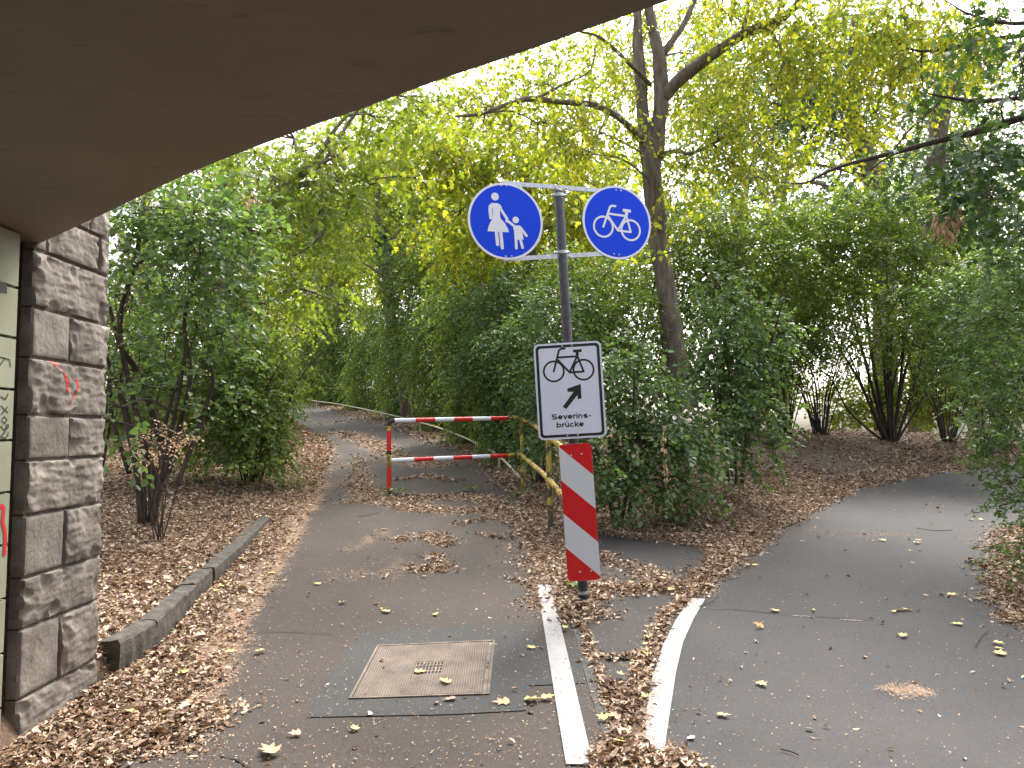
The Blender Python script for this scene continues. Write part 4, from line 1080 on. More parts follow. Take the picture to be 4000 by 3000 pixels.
plant('shrub', 'bushy green shrub bulging over the left edge of the path opposite the far bend', 'shrub', t,
      [blob(930,1520,12,190,150,.9,2.6), blob(1030,1600,11.8,120,110,.7,2.6), blob(860,1700,11.9,180,100,.8,2.3), blob(1050,1710,11.6,90,80,.5,2.3), blob(960,1380,12.4,150,110,.8,2.2), blob(1010,1790,11.4,110,60,.5,1.8)],
      M['leaf_hedge'], WD, .075, .05, 23, thin=-.8, droop=.45)
b0 = gpt(618, 2122)
def twigs(px, py, tips, r=.007):
    b_ = np.array(gpt(px, py)); b_[2] -= .03; out = []
    for i, (tx, ty, dd) in enumerate(tips):
        e = P(tx, ty, b_[1]+dd); m = (b_+e)/2+np.array([rr_.normal(0, .05), rr_.normal(0, .04), .02]); out.append(([b_+np.array([.012*i-.03, 0, 0]), m, e], [r, r*.8, r*.3]))
    return out
t = twigs(618, 2122, [(560,1700,.0), (590,1780,.1), (640,1720,-.1), (700,1760,.1), (530,1830,.1), (750,1680,.2), (620,1600,.1), (660,1850,0)])
plant('sapling', 'almost bare brown sapling rising from the leaf litter behind the kerb', 'sapling', t, [blob(600,1740,6.6,90,70,.25,.35), blob(690,1720,6.6,70,60,.2,.3)], M['leaf_dead'], WD, .028, .018, 24, twig_r=.0013, limb_r=.004, spray=(5, .12), thin=-.3, nlimb=4, crown='foliage')

# --- trees on the left
def trunk(pts, rads): return (pts, rads)
tb = gp0(860, 1700); dT = 14.5
t = [([P(905,1800,dT), P(880,1450,dT), P(885,1200,dT), P(880,1000,dT), P(870,820,dT), P(880,560,dT)], [.34, .30, .26, .19, .16, .1]),
     ([P(905,1250,dT), P(925,1050,dT-.3), P(1000,890,dT-.8), P(1080,770,dT-1.3), P(1170,680,dT-1.8), P(1260,640,dT-2.4)], [.2, .17, .13, .11, .09, .05]),
     ([P(860,1200,dT), P(800,1080,dT), P(700,800,dT)], [.12, .1, .06]), ([P(1100,740,dT-1.6), P(1250,720,dT-2), P(1280,850,dT-2.2), P(1235,940,dT-2.4), P(1150,1000,dT-2.5)], [.06, .045, .035, .025, .01])]
plant('maple_tree', 'thick-trunked maple left of the path with a dark bough arching right below the bridge', 'tree', t,
      [blob(1100,700,13,200,120,1.2,1.3), blob(1000,900,13,230,140,1.4,1.0), blob(1250,820,12.5,230,150,1.3,1.2), blob(1150,1010,13.5,230,130,1.4,1.0), blob(1300,620,12,200,100,1.0,1.3), blob(1050,1180,14.5,170,110,1.3,.8), blob(1250,1150,14.5,170,90,1.3,.7),
       blob(1450,720,13,180,120,1.2,1.2), blob(750,650,14,200,120,1.2,1.3), blob(1000,600,13.5,170,110,1.1,1.6), blob(1150,540,13,180,100,1.1,1.5), blob(1420,440,13,180,100,1.1,1.4), blob(1600,380,13,170,90,1.1,1.2), blob(1180,1290,17,120,70,1,.5)],
      LM, WB, .10, .075, 31, shape=MAPLE, droop=.55, thin=-.45, fr=.9, limb_r=.045, stem='trunk', crown='crown', spray=(8, .42), ground=False)
for i, (x, dd, seed, lb) in enumerate(((1232, 44, 41, 'distant pale trunk, the slimmer left one of the pair beyond the hedge top'), (1290, 45, 42, 'distant pale trunk, the thicker right one of the pair beyond the hedge top'))):
    r_ = .3+.13*i
    t = [([P(x,1640,dd), P(x,1240,dd), P(x+5,1100,dd), P(x+12,900,dd), P(x+10,700,dd)], [r_*1.2, r_, r_*.9, r_*.6, .08]), ([P(x+6,1100,dd), P(x+45,1060,dd), P(x+90,1000,dd)], [r_*.6, .1, .05]), ([P(x,1050,dd), P(x-70,940,dd)], [.12, .05])]
    plant('lime_tree', lb, 'tree', t, [blob(x-60+90*i,1010,dd+1,150,100,2,1.6), blob(x+80+60*i,900,dd,170,110,2,1.7), blob(x-100,860,dd+1,170,110,2,1.5), blob(x+190*i,760,dd,190,110,2,1.5), blob(x-20+130*i,1140,dd+2,90,70,1.4,1.2)],
          LM, WB, .16, .12, seed, droop=.5, spray=(9, .6), limb_r=.06, stem='trunk', crown='crown', shape=OVAL_FAR, thin=-.6, ground=False, group='pale trunks beyond the hedge', twig_r=.005)
# ivy covered tree
dI = 27.5
t = [([P(1592,1640,dI), P(1570,1450,dI), P(1540,1330,dI), P(1520,1150,dI), P(1500,980,dI), P(1480,880,dI), P(1470,800,dI), P(1490,640,dI)], [.24, .21, .2, .2, .18, .15, .12, .05]),
     ([P(1510,1080,dI), P(1470,1060,dI-.2), P(1425,1030,dI-.4)], [.07, .055, .03]), ([P(1505,960,dI), P(1560,900,dI), P(1600,860,dI)], [.06, .04, .02])]
ivt = plant('ivy_tree', 'slim leaning tree in the hedge with dark ivy climbing its trunk', 'tree', t,
      [blob(1430,840,28,130,100,1.8,1.2), blob(1620,800,28.5,150,110,1.8,1.4), blob(1500,680,28,190,110,1.8,1.5), blob(1690,900,29,150,110,1.8,1.5), blob(1350,980,29,140,100,1.8,1.2), blob(1660,1030,29,140,100,1.6,1.4)],
      LM, WB, .14, .10, 43, droop=.6, thin=-.55, limb_r=.04, stem='trunk', crown='crown', spray=(9, .45), ground=False)
rg = np.random.default_rng(44); sp = np.array(smooth_path(t[0][0][1:6], 20)); k_ = 1600; q = rg.integers(0, len(sp), k_); a_ = rg.uniform(0, 6.28, k_)
out_ = np.column_stack([np.cos(a_), np.sin(a_), np.zeros(k_)]); Pv = sp[q]+out_*rg.uniform(.19, .36, k_)[:, None]+rg.normal(0, .02, (k_, 3))
V, F = leaves(Pv, rg.normal(0, .4, (k_, 3))+[0, 0, -.8], out_+rg.normal(0, .3, (k_, 3)), rg.uniform(.09, .15, k_), rg.uniform(.09, .14, k_), OVAL, rg)
mesh_obj('ivy', V, F, LD, ivt, False, world_loc(ivt))

# --- hedge along the right side of the path
hl_ = [((1190,1570), 1330, 'far end'), ((1300,1585), 1270, ''), ((1420,1605), 1230, ''), ((1560,1640), 1190, ''), ((1700,1690), 1160, ''), ((1830,1740), 1120, ''), ((1960,1810), 1080, '')]
hlab = ['green hedge shrub farthest along the low guard rail, where the path disappears', 'green hedge shrub next to the farthest one, below the pair of pale trunks', 'green hedge shrub between the pair of pale trunks and the ivy-covered tree',
        'green hedge shrub around the foot of the ivy-covered tree', 'brownish green hedge shrub just right of the ivy-covered tree', 'green hedge shrub behind the top bar of the barrier', 'dark green hedge shrub behind the joint of barrier and railing']
for i, (((px, py), ty, _), lb) in enumerate(zip(hl_, hlab)):
    g = gpt(px, py); d = g[1]+.35; k = FPX/d; topz = 1.5+(1690-ty)/k; h = topz-g[2]; wpx = (80, 90, 100, 115, 130, 140, 150)[i]
    t = stems_fan(px+20, py, 6, .35, h*.8, rr_, (.03, .012), lean=(.25, .5), d=d+1.1); bl = [blob(px+40, py-15, d+.7, wpx, 45, .5, 2.6)]
    for lv in range(5):
        yy_ = ty+(py-ty)*(lv+.5)/5; bl.append(blob(px+50-8*lv+rr_.uniform(-15, 15), yy_, d+.75-.12*lv, wpx*(1.0 if lv else .8), (py-ty)/5*.85, .6, 2.6 if lv < 4 else 2.2))
    ls = 1+max(0, (d-14))*.03
    plant('hedge_shrub', lb, 'shrub', t, bl, LH, WD, .075*ls, .042*ls, 50+i, group='hedge shrubs along the low guard rail', droop=.75, thin=-.9, fr=1.4, up=.5, spray=(11, .4*ls), shape=OVAL if d < 18 else OVAL_FAR)
# second, taller row behind
for i, (px, ty, by, d, wpx, lb) in enumerate(((1340, 1160, 1450, 42, 150, 'light green shrub rising behind the hedge, left of the ivy-covered tree'), (1700, 980, 1500, 26, 170, 'light green shrub rising behind the hedge, right of the ivy-covered tree'),
        (1900, 960, 1500, 18.5, 170, 'tall green shrub behind the hedge, right below the adult and child sign'), (1120, 1240, 1480, 56, 120, 'far light green shrub where the path vanishes, right of the bulging left shrub'))):
    t = stems_fan(px, 1600, 5, .5, 3.5, rr_, (.04, .015), d=d+.5); bl = []
    for lv in range(3):
        for s in (-.5, .5): bl.append(blob(px+s*wpx+rr_.uniform(-20, 20), ty+(by-ty)*(lv+.4)/3, d+rr_.uniform(-.4, .4), wpx*.75, (by-ty)/3*.75, .8, 2.0))
    ls = 1+max(0, (d-14))*.035
    plant('shrub', lb, 'shrub', t, bl, LH if i != 3 else LM, WD, .08*ls, .05*ls, 60+i, droop=.5, thin=-.8, spray=(10, .42*ls), shape=OVAL_FAR)

# --- shrubs around the post
t = stems_fan(2110, 1790, 6, .4, 2.0, rr_, (.022, .01), d=12.4)
plant('shrub', 'leafy shrub behind the barrier railing, left of the white sign', 'shrub', t,
      [blob(1960,1200,14.9,150,130,.7,2.2), blob(2050,1350,13.2,170,130,.7,2.4), blob(1900,1450,15.9,150,130,.7,2.4), blob(2060,1560,12.7,150,110,.5,2.3), blob(1930,1600,15,120,110,.5,2.2), blob(2160,1500,11.6,120,140,.5,2.2), blob(2130,1720,11.3,90,80,.4,2.0), blob(2040,1720,12.4,80,80,.35,1.9), blob(2170,1240,12,130,130,.6,2.0), blob(1960,1740,14.6,80,60,.35,2)],
      LD, WD, .07, .048, 71, droop=.45, thin=-.8, fr=1.4)
t = stems_fan(2420, 1990, 8, .9, 1.7, rr_, (.02, .009), d=9.4)
plant('shrub', 'dark round-leaved shrub right behind the striped board, drooping to the leaf litter', 'shrub', t,
      [blob(2420,1420,9.5,150,110,.6,2.2), blob(2330,1560,9.2,120,100,.5,2.2), blob(2500,1560,9.2,170,110,.6,2.4), blob(2660,1650,9.4,150,100,.6,2.2), blob(2450,1720,8.9,170,90,.5,2.4), blob(2640,1760,9.0,160,80,.5,2.2), blob(2390,1850,8.6,110,70,.4,2.2), blob(2560,1880,8.7,170,70,.4,2.0), blob(2700,1900,8.8,90,60,.3,1.5),
       blob(2400,1960,8.4,90,50,.3,1.8), blob(2750,1650,9.6,110,70,.4,1.8), blob(2330,1700,8.9,80,80,.4,2.0)],
      LD, WD, .068, .056, 72, droop=.42, thin=-.75, fr=1.7, spray=(10, .36))
t = stems_fan(2880, 1900, 6, .9, 2.6, rr_, (.026, .011), d=11)
plant('shrub', 'arching dark green shrub right of the grey trunk, one twig over the bare soil', 'shrub', t,
      [blob(2810,1120,11,110,90,.6,1.9), blob(2870,1250,10.8,150,120,.6,2.0), blob(2810,1400,10.6,120,100,.6,2.2), blob(2900,1420,10.6,150,100,.5,1.9), blob(2800,1540,10.3,160,90,.5,2.0), blob(2950,1580,10.4,110,70,.4,1.5), blob(2950,1660,10.2,120,45,.35,1.5), blob(3020,1740,10.0,60,70,.25,1.3), blob(3070,1620,10.2,70,40,.25,1.1), blob(2880,1760,10,90,80,.35,1.5),
       blob(3000,1300,10.9,110,100,.4,1.2)],
      LD, WD, .07, .055, 73, droop=.5, thin=-.6, fr=1.6, spray=(10, .36))
t = stems_fan(2450, 1600, 6, 1.0, 3.2, rr_, (.035, .013), d=13.6)
plant('shrub', 'tall green shrub standing right behind the pole, under the bicycle sign', 'shrub', t,
      [blob(2250,1180,13.4,140,140,.8,2.2), blob(2380,1090,13.4,140,110,.8,2.1), blob(2330,1330,13.2,150,140,.8,2.2), blob(2470,1250,13,80,140,.6,2.1), blob(2200,1050,13.8,130,90,.7,1.8), blob(2470,1420,13,90,110,.6,2.0), blob(2600,1150,14.6,120,130,.6,2), blob(2600,1400,14.4,120,130,.6,2), blob(2600,930,14.8,100,90,.6,1.5)], LH, WD, .075, .046, 74, droop=.6, thin=-.8, up=.6)
t = stems_fan(2850, 1560, 7, 1.3, 3.6, rr_, (.04, .015), d=15)
plant('shrub', 'large green shrub mass right of the trunk, topped with lighter leaves below the canopy gap', 'shrub', t,
      [blob(2750,930,14.4,150,100,.9,2.3), blob(2900,850,14.8,180,90,.9,2.2), blob(2960,1010,14.4,190,110,.9,2.3), blob(2760,1080,14.2,150,100,.8,2.2), blob(3120,920,15,170,110,.9,2.2), blob(2900,1170,14.6,180,100,.8,2.0), blob(3120,1120,15,150,100,.8,1.7), blob(3040,1290,15,120,70,.6,1.0), blob(2680,1240,14.6,120,100,.7,1.6), blob(2720,1420,14.6,90,90,.5,1.0)],
      LH, WD, .085, .055, 75, droop=.4, thin=-.75, fr=1.1)
# multi-stemmed shrub on the mound
b_ = gpt(3480, 1722); dM = float(b_[1]); t = []
for i, (tx, ty, dd, r_) in enumerate(((3100,1380,-.3,.03),(3180,1150,.2,.04),(3260,1000,0,.045),(3330,880,.4,.05),(3400,1050,-.5,.04),(3450,800,.2,.05),(3500,1000,.6,.04),(3560,900,-.3,.045),(3620,1020,.3,.04),(3700,1050,-.2,.035),(3780,1180,.3,.03),(3240,1240,-.8,.03),(3520,1150,-.7,.03),(3640,1280,.2,.025),(3350,1180,.9,.03))):
    e = P(tx, ty, dM+dd); s = b_+np.array([(tx-3460)/2600, dd*.12, -.05]); m1 = s+(e-s)*.36+rr_.normal(0, .04, 3); m2 = s+(e-s)*.68+rr_.normal(0, .07, 3)
    t.append(([s, m1, m2, e], [r_*.95, r_*.72, r_*.5, r_*.25]))
for i in range(26):
    a = t[i % 15]; s = np.array(a[0][1])*(1-.5)+np.array(a[0][2])*.5; e = s+np.array([rr_.normal(0, .45), rr_.normal(0, .3), rr_.uniform(.5, 1.2)]); t.append(([s, (s+e)/2+rr_.normal(0, .05, 3), e], [.014, .01, .005]))
plant('shrub', 'big shrub with a fan of bare stems rising from the brown mound', 'shrub', t,
      [blob(3250,860,15.4,170,100,.9,2.1), blob(3420,800,15.6,180,90,.9,2.1), blob(3600,860,15.4,170,110,.9,2.1), blob(3300,1020,15.2,170,90,.8,1.9), blob(3480,980,15.2,170,100,.8,1.9), blob(3680,1040,15.2,160,110,.8,1.9), blob(3240,1150,15.2,130,80,.7,1.3), blob(3420,1150,15.4,160,80,.7,1.3), blob(3600,1200,15.4,150,90,.7,1.3), blob(3300,1290,15.2,120,70,.6,1.2), blob(3520,1330,15.8,190,80,.6,1.1), blob(3760,1280,15.2,120,110,.7,2.0), blob(3180,1350,14.8,100,70,.5,1.3), blob(3680,1430,15.6,110,80,.5,1.2), blob(3250,1420,15.4,90,60,.4,.7)],
      LH, WD, .085, .055, 76, droop=.35, thin=-.6, fr=1.2, limb_r=.022)
# thin-stemmed shrubs along the crest
for i, (px, py, n, lb, lean_) in enumerate(((3070, 1600, 22, 'thin many-stemmed shrub against the bright gap, left of the big fan-stemmed shrub', (-.3, 0)), (3205, 1625, 22, 'low fan of thin dark stems standing in front of the bright gap in the hedge', (.0, 0)), (3700, 1620, 24, 'shaded thicket of thin stems right of the big fan-stemmed shrub', (.2, 0)), (3900, 1640, 16, 'shaded thin-stemmed shrub at the right border behind the grey-green shrub', (.2, 0)), (2930, 1600, 16, 'thin-stemmed shrub in the shade right of the tree trunk', (0, 0)))):
    d = 16.6+i*.15; t = stems_fan(px, py, n, 1.5, 2.6, rr_, (.016, .006), lean=lean_, d=d)
    bl = [blob(px-90,1180,d,150,110,.7,1.7), blob(px+90,1150,d+.3,150,120,.7,1.7), blob(px,1330,d+.2,170,80,.6,1.2 if i == 1 else 1.9), blob(px+(-100 if i == 0 else 90),1460,d+.4,100,80,.5,.5 if i == 1 else 1.9)]
    plant('shrub', lb, 'shrub', t, bl, LH if i != 1 else LM, WD, .085, .055, 80+i, thin=-.7, droop=.4)
# bright growth down beyond the crest
for i, (px, py, d, w_, h_, lb) in enumerate(((2950,1500,24,170,110,'sunlit bush far beyond the crest, the one nearest the grey trunk'), (3330,1560,25,180,70,'sunlit bush far beyond the crest, seen through the fan of stems'), (3620,1500,24,200,140,'sunlit bush far beyond the crest, just right of the fan of stems'), (3900,1450,23,170,170,'green bush far beyond the crest behind the right border shrub'))):
    t = stems_fan(px, 1700, 4, 1.0, 3.0, rr_, (.04, .02), d=d)
    plant('bush', lb, 'bush', t, [blob(px-w_*.4,py,d,w_*.7,h_,1.0,2.0), blob(px+w_*.4,py+20,d,w_*.7,h_,1.0,2.0), blob(px,py+60,d,w_,h_*.7,1.0,1.8)], LM, WD, .13, .09, 90+i, shape=OVAL_FAR, thin=-.5, ground=False)

# --- main tree behind the bicycle sign
d0 = 13.0
tk = [([P(2665,1600,d0), P(2640,1420,d0), P(2610,1180,d0), P(2575,960,d0), P(2555,780,d0), P(2545,660,d0), P(2545,600,d0)], [.23, .19, .175, .165, .16, .17, .17]),
      ([P(2538,640,d0), P(2520,520,d0), P(2508,400,d0), P(2500,280,d0), P(2490,120,d0), P(2495,-120,d0)], [.14, .125, .11, .10, .085, .05]),
      ([P(2560,620,d0), P(2572,500,d0), P(2583,400,d0), P(2578,260,d0), P(2560,150,d0), P(2535,40,d0), P(2510,-150,d0)], [.14, .135, .13, .12, .10, .08, .05]),
      ([P(2585,385,d0), P(2640,325,d0-.1), P(2703,272,d0-.3), P(2816,190,d0-.5), P(2916,128,d0-.7), P(3040,82,d0-.9), P(3110,20,d0-1.0), P(3150,-40,d0-1.1)], [.12, .115, .10, .09, .08, .07, .06, .05]),
      ([P(2590,210,d0), P(2625,160,d0), P(2665,105,d0), P(2720,-20,d0), P(2740,-150,d0)], [.07, .062, .055, .045, .03]),
      ([P(2900,135,d0-.7), P(2912,80,d0-.7), P(2935,-30,d0-.7)], [.04, .03, .02]), ([P(3045,82,d0-.9), P(3040,-20,d0-.8)], [.035, .02]),
      ([P(2520,560,d0), P(2468,506,d0-.3), P(2411,456,d0-.6), P(2323,411,d0-.9), P(2196,399,d0-1.2), P(2070,386,d0-1.5), P(1975,411,d0-1.7), P(1880,443,d0-1.9), P(1778,455,d0-2.1)], [.075, .06, .055, .05, .047, .043, .037, .03, .015]),
      ([P(2090,388,d0-1.5), P(2200,330,d0-1.3), P(2300,280,d0-1.2), P(2330,180,d0-1.2)], [.025, .02, .014, .007]),
      ([P(2560,610,d0), P(2640,590,d0-.2), P(2690,600,d0-.3), P(2760,575,d0-.5), P(2850,520,d0-.6), P(2920,460,d0-.7), P(2950,400,d0-.8)], [.05, .04, .03, .03, .025, .02, .01]),
      ([P(2640,610,d0-.2), P(2660,640,d0-.3), P(2690,650,d0-.4), P(2680,620,d0-.5)], [.03, .03, .028, .015]),
      ([P(2790,565,d0-.5), P(2853,633,d0-.6), P(2992,702,d0-.7), P(3120,716,d0-.8)], [.02, .018, .014, .008]),
      ([P(2540,330,d0-.1), P(2460,250,d0-.7), P(2350,150,d0-1.2), P(2250,120,d0-1.6)], [.04, .035, .025, .012]),
      ([P(3000,100,d0-.9), P(3045,180,d0-1.2), P(3060,240,d0-1.3), P(3035,320,d0-1.3), P(3030,410,d0-1.3)], [.02, .018, .014, .012, .006]),
      ([P(3110,20,d0-1), P(3160,40,d0-1.1), P(3210,85,d0-1.2)], [.02, .014, .006])]
plant('maple_tree', 'grey-trunked maple forking high behind the bicycle sign, one bough reaching up to the right', 'tree', tk,
      [blob(2100,330,11.8,220,90,1.1,.8), blob(2300,230,12,200,100,1.2,.75), blob(1900,420,11.3,180,70,.9,.9), blob(2100,480,11.5,190,80,.9,.8), blob(2350,520,12,160,110,1,.7), blob(2450,330,14.6,120,150,1.0,.8), blob(2450,100,14.6,170,90,1.1,1.0), blob(2680,30,14.8,180,90,1.1,1.3),
       blob(2850,60,12,180,80,1.1,1.6), blob(2750,330,14.4,170,140,1.1,1.5), blob(2950,320,11.8,190,130,1.1,1.7), blob(3100,120,11.8,180,110,1,1.8), blob(2800,620,12.4,200,90,1,1.1), blob(3200,330,11.8,170,110,1,1.2), blob(3300,560,12,170,80,1,.9), blob(3150,-30,11.8,260,90,1.1,1.2), blob(2800,500,12.2,180,90,1,.9), blob(3000,520,12,150,90,.9,.9), blob(2680,700,14.8,120,90,.9,.8), blob(2900,700,12.1,170,60,.9,.8), blob(3350,60,11.5,230,110,1.1,1.2),
       blob(3400,230,11.6,170,80,.9,.8), blob(2200,600,11.8,160,70,.8,.7), blob(2620,820,11.8,80,110,.35,.5), blob(2300,400,12,120,60,.8,.6)],
      LY, WB, .088, .062, 101, shape=OVAL, droop=.75, cm=1.12, thin=-.35, fr=1.3, limb_r=.02, stem='trunk', crown='crown', spray=(9, .4), ground=False, seedpods=420, up=.35, woodk=9)
# yellowish maple left of it, above the adult-and-child sign
dN = 17.0
t = [([P(2080,1500,dN), P(2075,1100,dN), P(2060,860,dN), P(2050,700,dN)], [.2, .17, .15, .13]), ([P(2050,700,dN), P(2025,600,dN), P(2000,520,dN-.2), P(1985,440,dN-.3)], [.1, .08, .06, .03]), ([P(2050,690,dN), P(2085,620,dN), P(2120,590,dN), P(2180,480,dN)], [.09, .07, .05, .03]),
     ([P(2060,800,dN), P(1900,690,dN-.5), P(1780,620,dN-1), P(1700,600,dN-1.2)], [.07, .05, .035, .015])]
plant('maple_tree', 'bright yellow-green maple filling the space above the adult and child sign', 'tree', t,
      [blob(1950,650,16.5,220,140,1.6,1.7), blob(2150,760,17,190,120,1.5,1.7), blob(1750,620,16,200,130,1.5,1.6), blob(2250,620,17.4,160,90,1.4,1.1), blob(1650,520,16,180,100,1.4,1.4), blob(1800,820,16.4,220,130,1.5,1.8), blob(1880,960,17,200,110,1.4,1.7), blob(2350,740,17.5,140,90,1.3,1.2), blob(1550,560,15.5,170,100,1.4,1.4), blob(2150,900,17.5,230,120,1.4,1.7),
       blob(2350,900,17.8,150,110,1.4,1.6), blob(1980,520,16.5,150,80,1.4,1.1), blob(2450,650,18,90,100,1,.8)],
      LY, WB, .115, .085, 102, shape=MAPLE, droop=.6, thin=-.5, fr=.9, limb_r=.04, stem='trunk', crown='crown', spray=(9, .45), ground=False, up=.5, seedpods=300)
# near yellow twig with large leaves left of the round signs
t = [([P(1000,560,9.5), P(1400,640,9.3), P(1650,690,9.2), P(1800,650,9.2), P(1930,600,9.1)], [.02, .016, .012, .009, .004]), ([P(1640,690,9.2), P(1760,740,9.1), P(1850,790,9.0)], [.008, .006, .003])]
# --- far grey-green trees with leaning trunks
dF = 25
t = [([P(3470,1960,dF), P(3460,1500,dF), P(3440,900,dF), P(3400,660,dF), P(3340,500,dF), P(3330,300,dF), P(3340,60,dF)], [.4, .36, .32, .28, .2, .12]), ([P(3400,640,dF), P(3280,500,dF), P(3150,380,dF)], [.15, .1, .05])]
plant('poplar_tree', 'distant grey-green tree with a leaning ivy-grown trunk, seen through the right canopy', 'tree', t,
      [blob(3250,430,25,230,140,2.2,2.0), blob(3380,300,25,200,130,2.2,1.8), blob(3180,250,25,180,120,2,1.6), blob(3050,480,25,200,130,2,1.8), blob(2800,520,25,160,130,2,1.4), blob(2780,200,25,150,110,2,1.1), blob(2900,800,25,170,90,2,1.6), blob(3450,520,25.5,170,120,2,1.2), blob(2950,250,25,180,110,2,1.0), blob(3250,650,25.5,190,110,2,1.4), blob(3000,680,25.5,160,90,2,1.0), blob(3200,100,25,200,100,2,.9), blob(3450,700,26,200,110,2,1.3)],
      LB_, WB, .15, .13, 111, shape=OVAL_FAR, droop=.4, thin=-.35, fr=.6, limb_r=.06, stem='trunk', crown='crown', spray=(9, .6), ground=False, twig_r=.005)
t = [([P(3590,1960,28), P(3600,1500,28), P(3640,900,28), P(3660,560,28), P(3690,380,28), P(3720,150,28)], [.4, .36, .33, .3, .18]), ([P(3670,420,28), P(3800,250,28)], [.15, .07])]
plant('poplar_tree', 'distant grey-green tree with a straight trunk near the right border, behind the dark maple branch', 'tree', t,
      [blob(3700,350,28,200,130,2.2,1.0), blob(3850,600,28,190,140,2.2,1.3), blob(3650,650,28.5,190,110,2,1.3), blob(3850,250,28,180,110,2,.7), blob(3600,180,28,180,100,2,.8), blob(3700,820,28,230,110,2,1.6), blob(3950,850,28,150,110,2,1.6)],
      LB_, WB, .16, .13, 112, shape=OVAL_FAR, droop=.4, thin=-.3, fr=.6, limb_r=.06, stem='trunk', crown='crown', spray=(9, .6), ground=False, twig_r=.005)
# --- right: dark maple branch entering from the border
t = [([P(4455,2330,8.6), P(4450,1900,8.6), P(4430,1200,8.4), P(4380,500,8.2), P(4350,0,8)], [.2, .17, .14, .1]), ([P(4390,420,8.2), P(4200,410,8.3), P(4000,458,8.4), P(3850,505,8.5), P(3676,548,8.6), P(3486,598,8.8), P(3320,640,8.9), P(3233,671,9), P(3150,712,9.1), P(3050,714,9.2)], [.07, .055, .045, .04, .034, .028, .022, .018, .01, .005]),
     ([P(3560,575,8.7), P(3460,620,8.8), P(3365,690,8.9)], [.015, .01, .005]), ([P(3480,600,8.8), P(3560,500,8.8), P(3640,430,8.7), P(3700,360,8.7)], [.014, .01, .008, .004]), ([P(4380,250,8.2), P(4100,360,8.3), P(3850,395,8.5), P(3700,380,8.6), P(3600,360,8.7)], [.04, .03, .024, .016, .006]),
     ([P(4300,0,8), P(4000,90,8.2), P(3800,60,8.5), P(3690,0,8.6)], [.04, .025, .014, .006])]
plant('maple_tree', 'dark-leaved maple whose long drooping branch reaches in from the right border', 'tree', t,
      [blob(3950,650,8.2,130,90,.6,1.9), blob(3800,620,8.4,130,80,.6,1.5), blob(3880,780,8.3,170,90,.6,1.9), blob(3700,680,8.6,130,60,.6,1.1), blob(3980,900,8.2,100,90,.5,2.1), blob(3930,1010,8.3,110,80,.5,1.6), blob(3560,620,8.8,130,60,.6,.8), blob(3920,400,8.3,140,80,.6,1.0), blob(3980,200,8.2,110,110,.6,1.2), blob(3900,60,8.3,170,80,.6,1.2), blob(3650,350,8.6,120,60,.5,.9), blob(3400,690,8.9,110,40,.4,.6), blob(3750,130,8.6,120,70,.5,.7), blob(3600,500,8.7,120,50,.5,.7), blob(4050,520,8.2,90,120,.6,1.6)],
      LP, WD, .095, .075, 121, shape=MAPLE, droop=.55, thin=-.4, fr=1.5, limb_r=.012, stem='trunk', crown='crown', spray=(6, .3), ground=False, nlimb=7)
# yellow-green clumps of a maple crown overhead on the right
t = [([P(4700,1700,12), P(4600,600,11.6), P(4300,100,11), P(3900,-60,10.6), P(3600,-80,10.5)], [.25, .2, .12, .07, .03]), ([P(4300,100,11), P(3900,150,10.8), P(3600,200,10.8), P(3450,130,10.8)], [.05, .035, .02, .01])]
plant('maple_tree', 'yellow-green maple foliage hanging in from above at the top right', 'tree', t,
      [blob(3550,60,10.8,170,110,.9,1.7), blob(3700,200,10.8,150,90,.8,1.5), blob(3850,250,10.8,120,90,.7,1.2), blob(3450,180,10.8,130,70,.7,1.2), blob(3480,330,10.9,140,80,.8,.9), blob(3800,60,10.7,120,90,.8,.9), blob(3550,250,10.8,150,60,.7,.9), blob(3620,440,10.9,130,50,.6,.6), blob(3400,470,11,130,50,.6,.7)],
      LY, WD, .09, .065, 122, shape=OVAL, droop=.8, thin=-.35, fr=1.5, limb_r=.014, stem='trunk', crown='crown', spray=(9, .36), ground=False, seedpods=200, up=.35)
# --- right border shrub
bR = gpt(3990, 2230); t = []
for (tx, ty, dd, r_) in ((3950,1500,.2,.02),(4000,1300,.3,.025),(4080,1400,0,.02),(3900,1700,.1,.014),(3880,1550,.3,.014),(4100,1800,0,.018),(3960,1900,-.2,.012),(4150,1200,.2,.02)):
    s = np.array([bR[0]+.35, bR[1]+.2, gz(bR[0]+.35, bR[1]+.2)-.05]); e = P(tx, ty, bR[1]+.2+dd); t.append(([s, s*.5+e*.5+np.array([.12, 0, .15]), e], [r_, r_*.8, r_*.35]))
plant('shrub', 'grey-green small-leaved shrub leaning in over the path at the right border', 'shrub', t,
      [blob(3990,1180,7.2,110,90,.4,2.0), blob(3930,1330,7.1,120,80,.4,2.0), blob(3850,1430,6.9,120,45,.3,1.4), blob(3980,1480,6.8,120,90,.4,2.4), blob(3860,1560,6.9,150,34,.25,1.7), blob(3940,1640,6.7,110,75,.35,2.4), blob(3850,1700,6.6,110,26,.2,1.5), blob(3970,1760,6.5,90,80,.35,2.6), blob(3940,1890,6.4,90,60,.3,2.2), blob(3990,1960,6.3,80,60,.3,2.4), blob(4010,2130,6.1,60,90,.3,2.0), blob(3960,1060,7.4,120,70,.4,1.7), blob(3850,1240,7.3,110,60,.35,1.5)],
      M['leaf_dark'], WD, .045, .03, 131, droop=.2, thin=-.7, fr=2.2, spray=(12, .24), limb_r=.01, twig_r=.0016)
t = stems_fan(3850, 1780, 7, .9, 2.6, rr_, (.025, .01), lean=(.1, -.6), d=15.3)
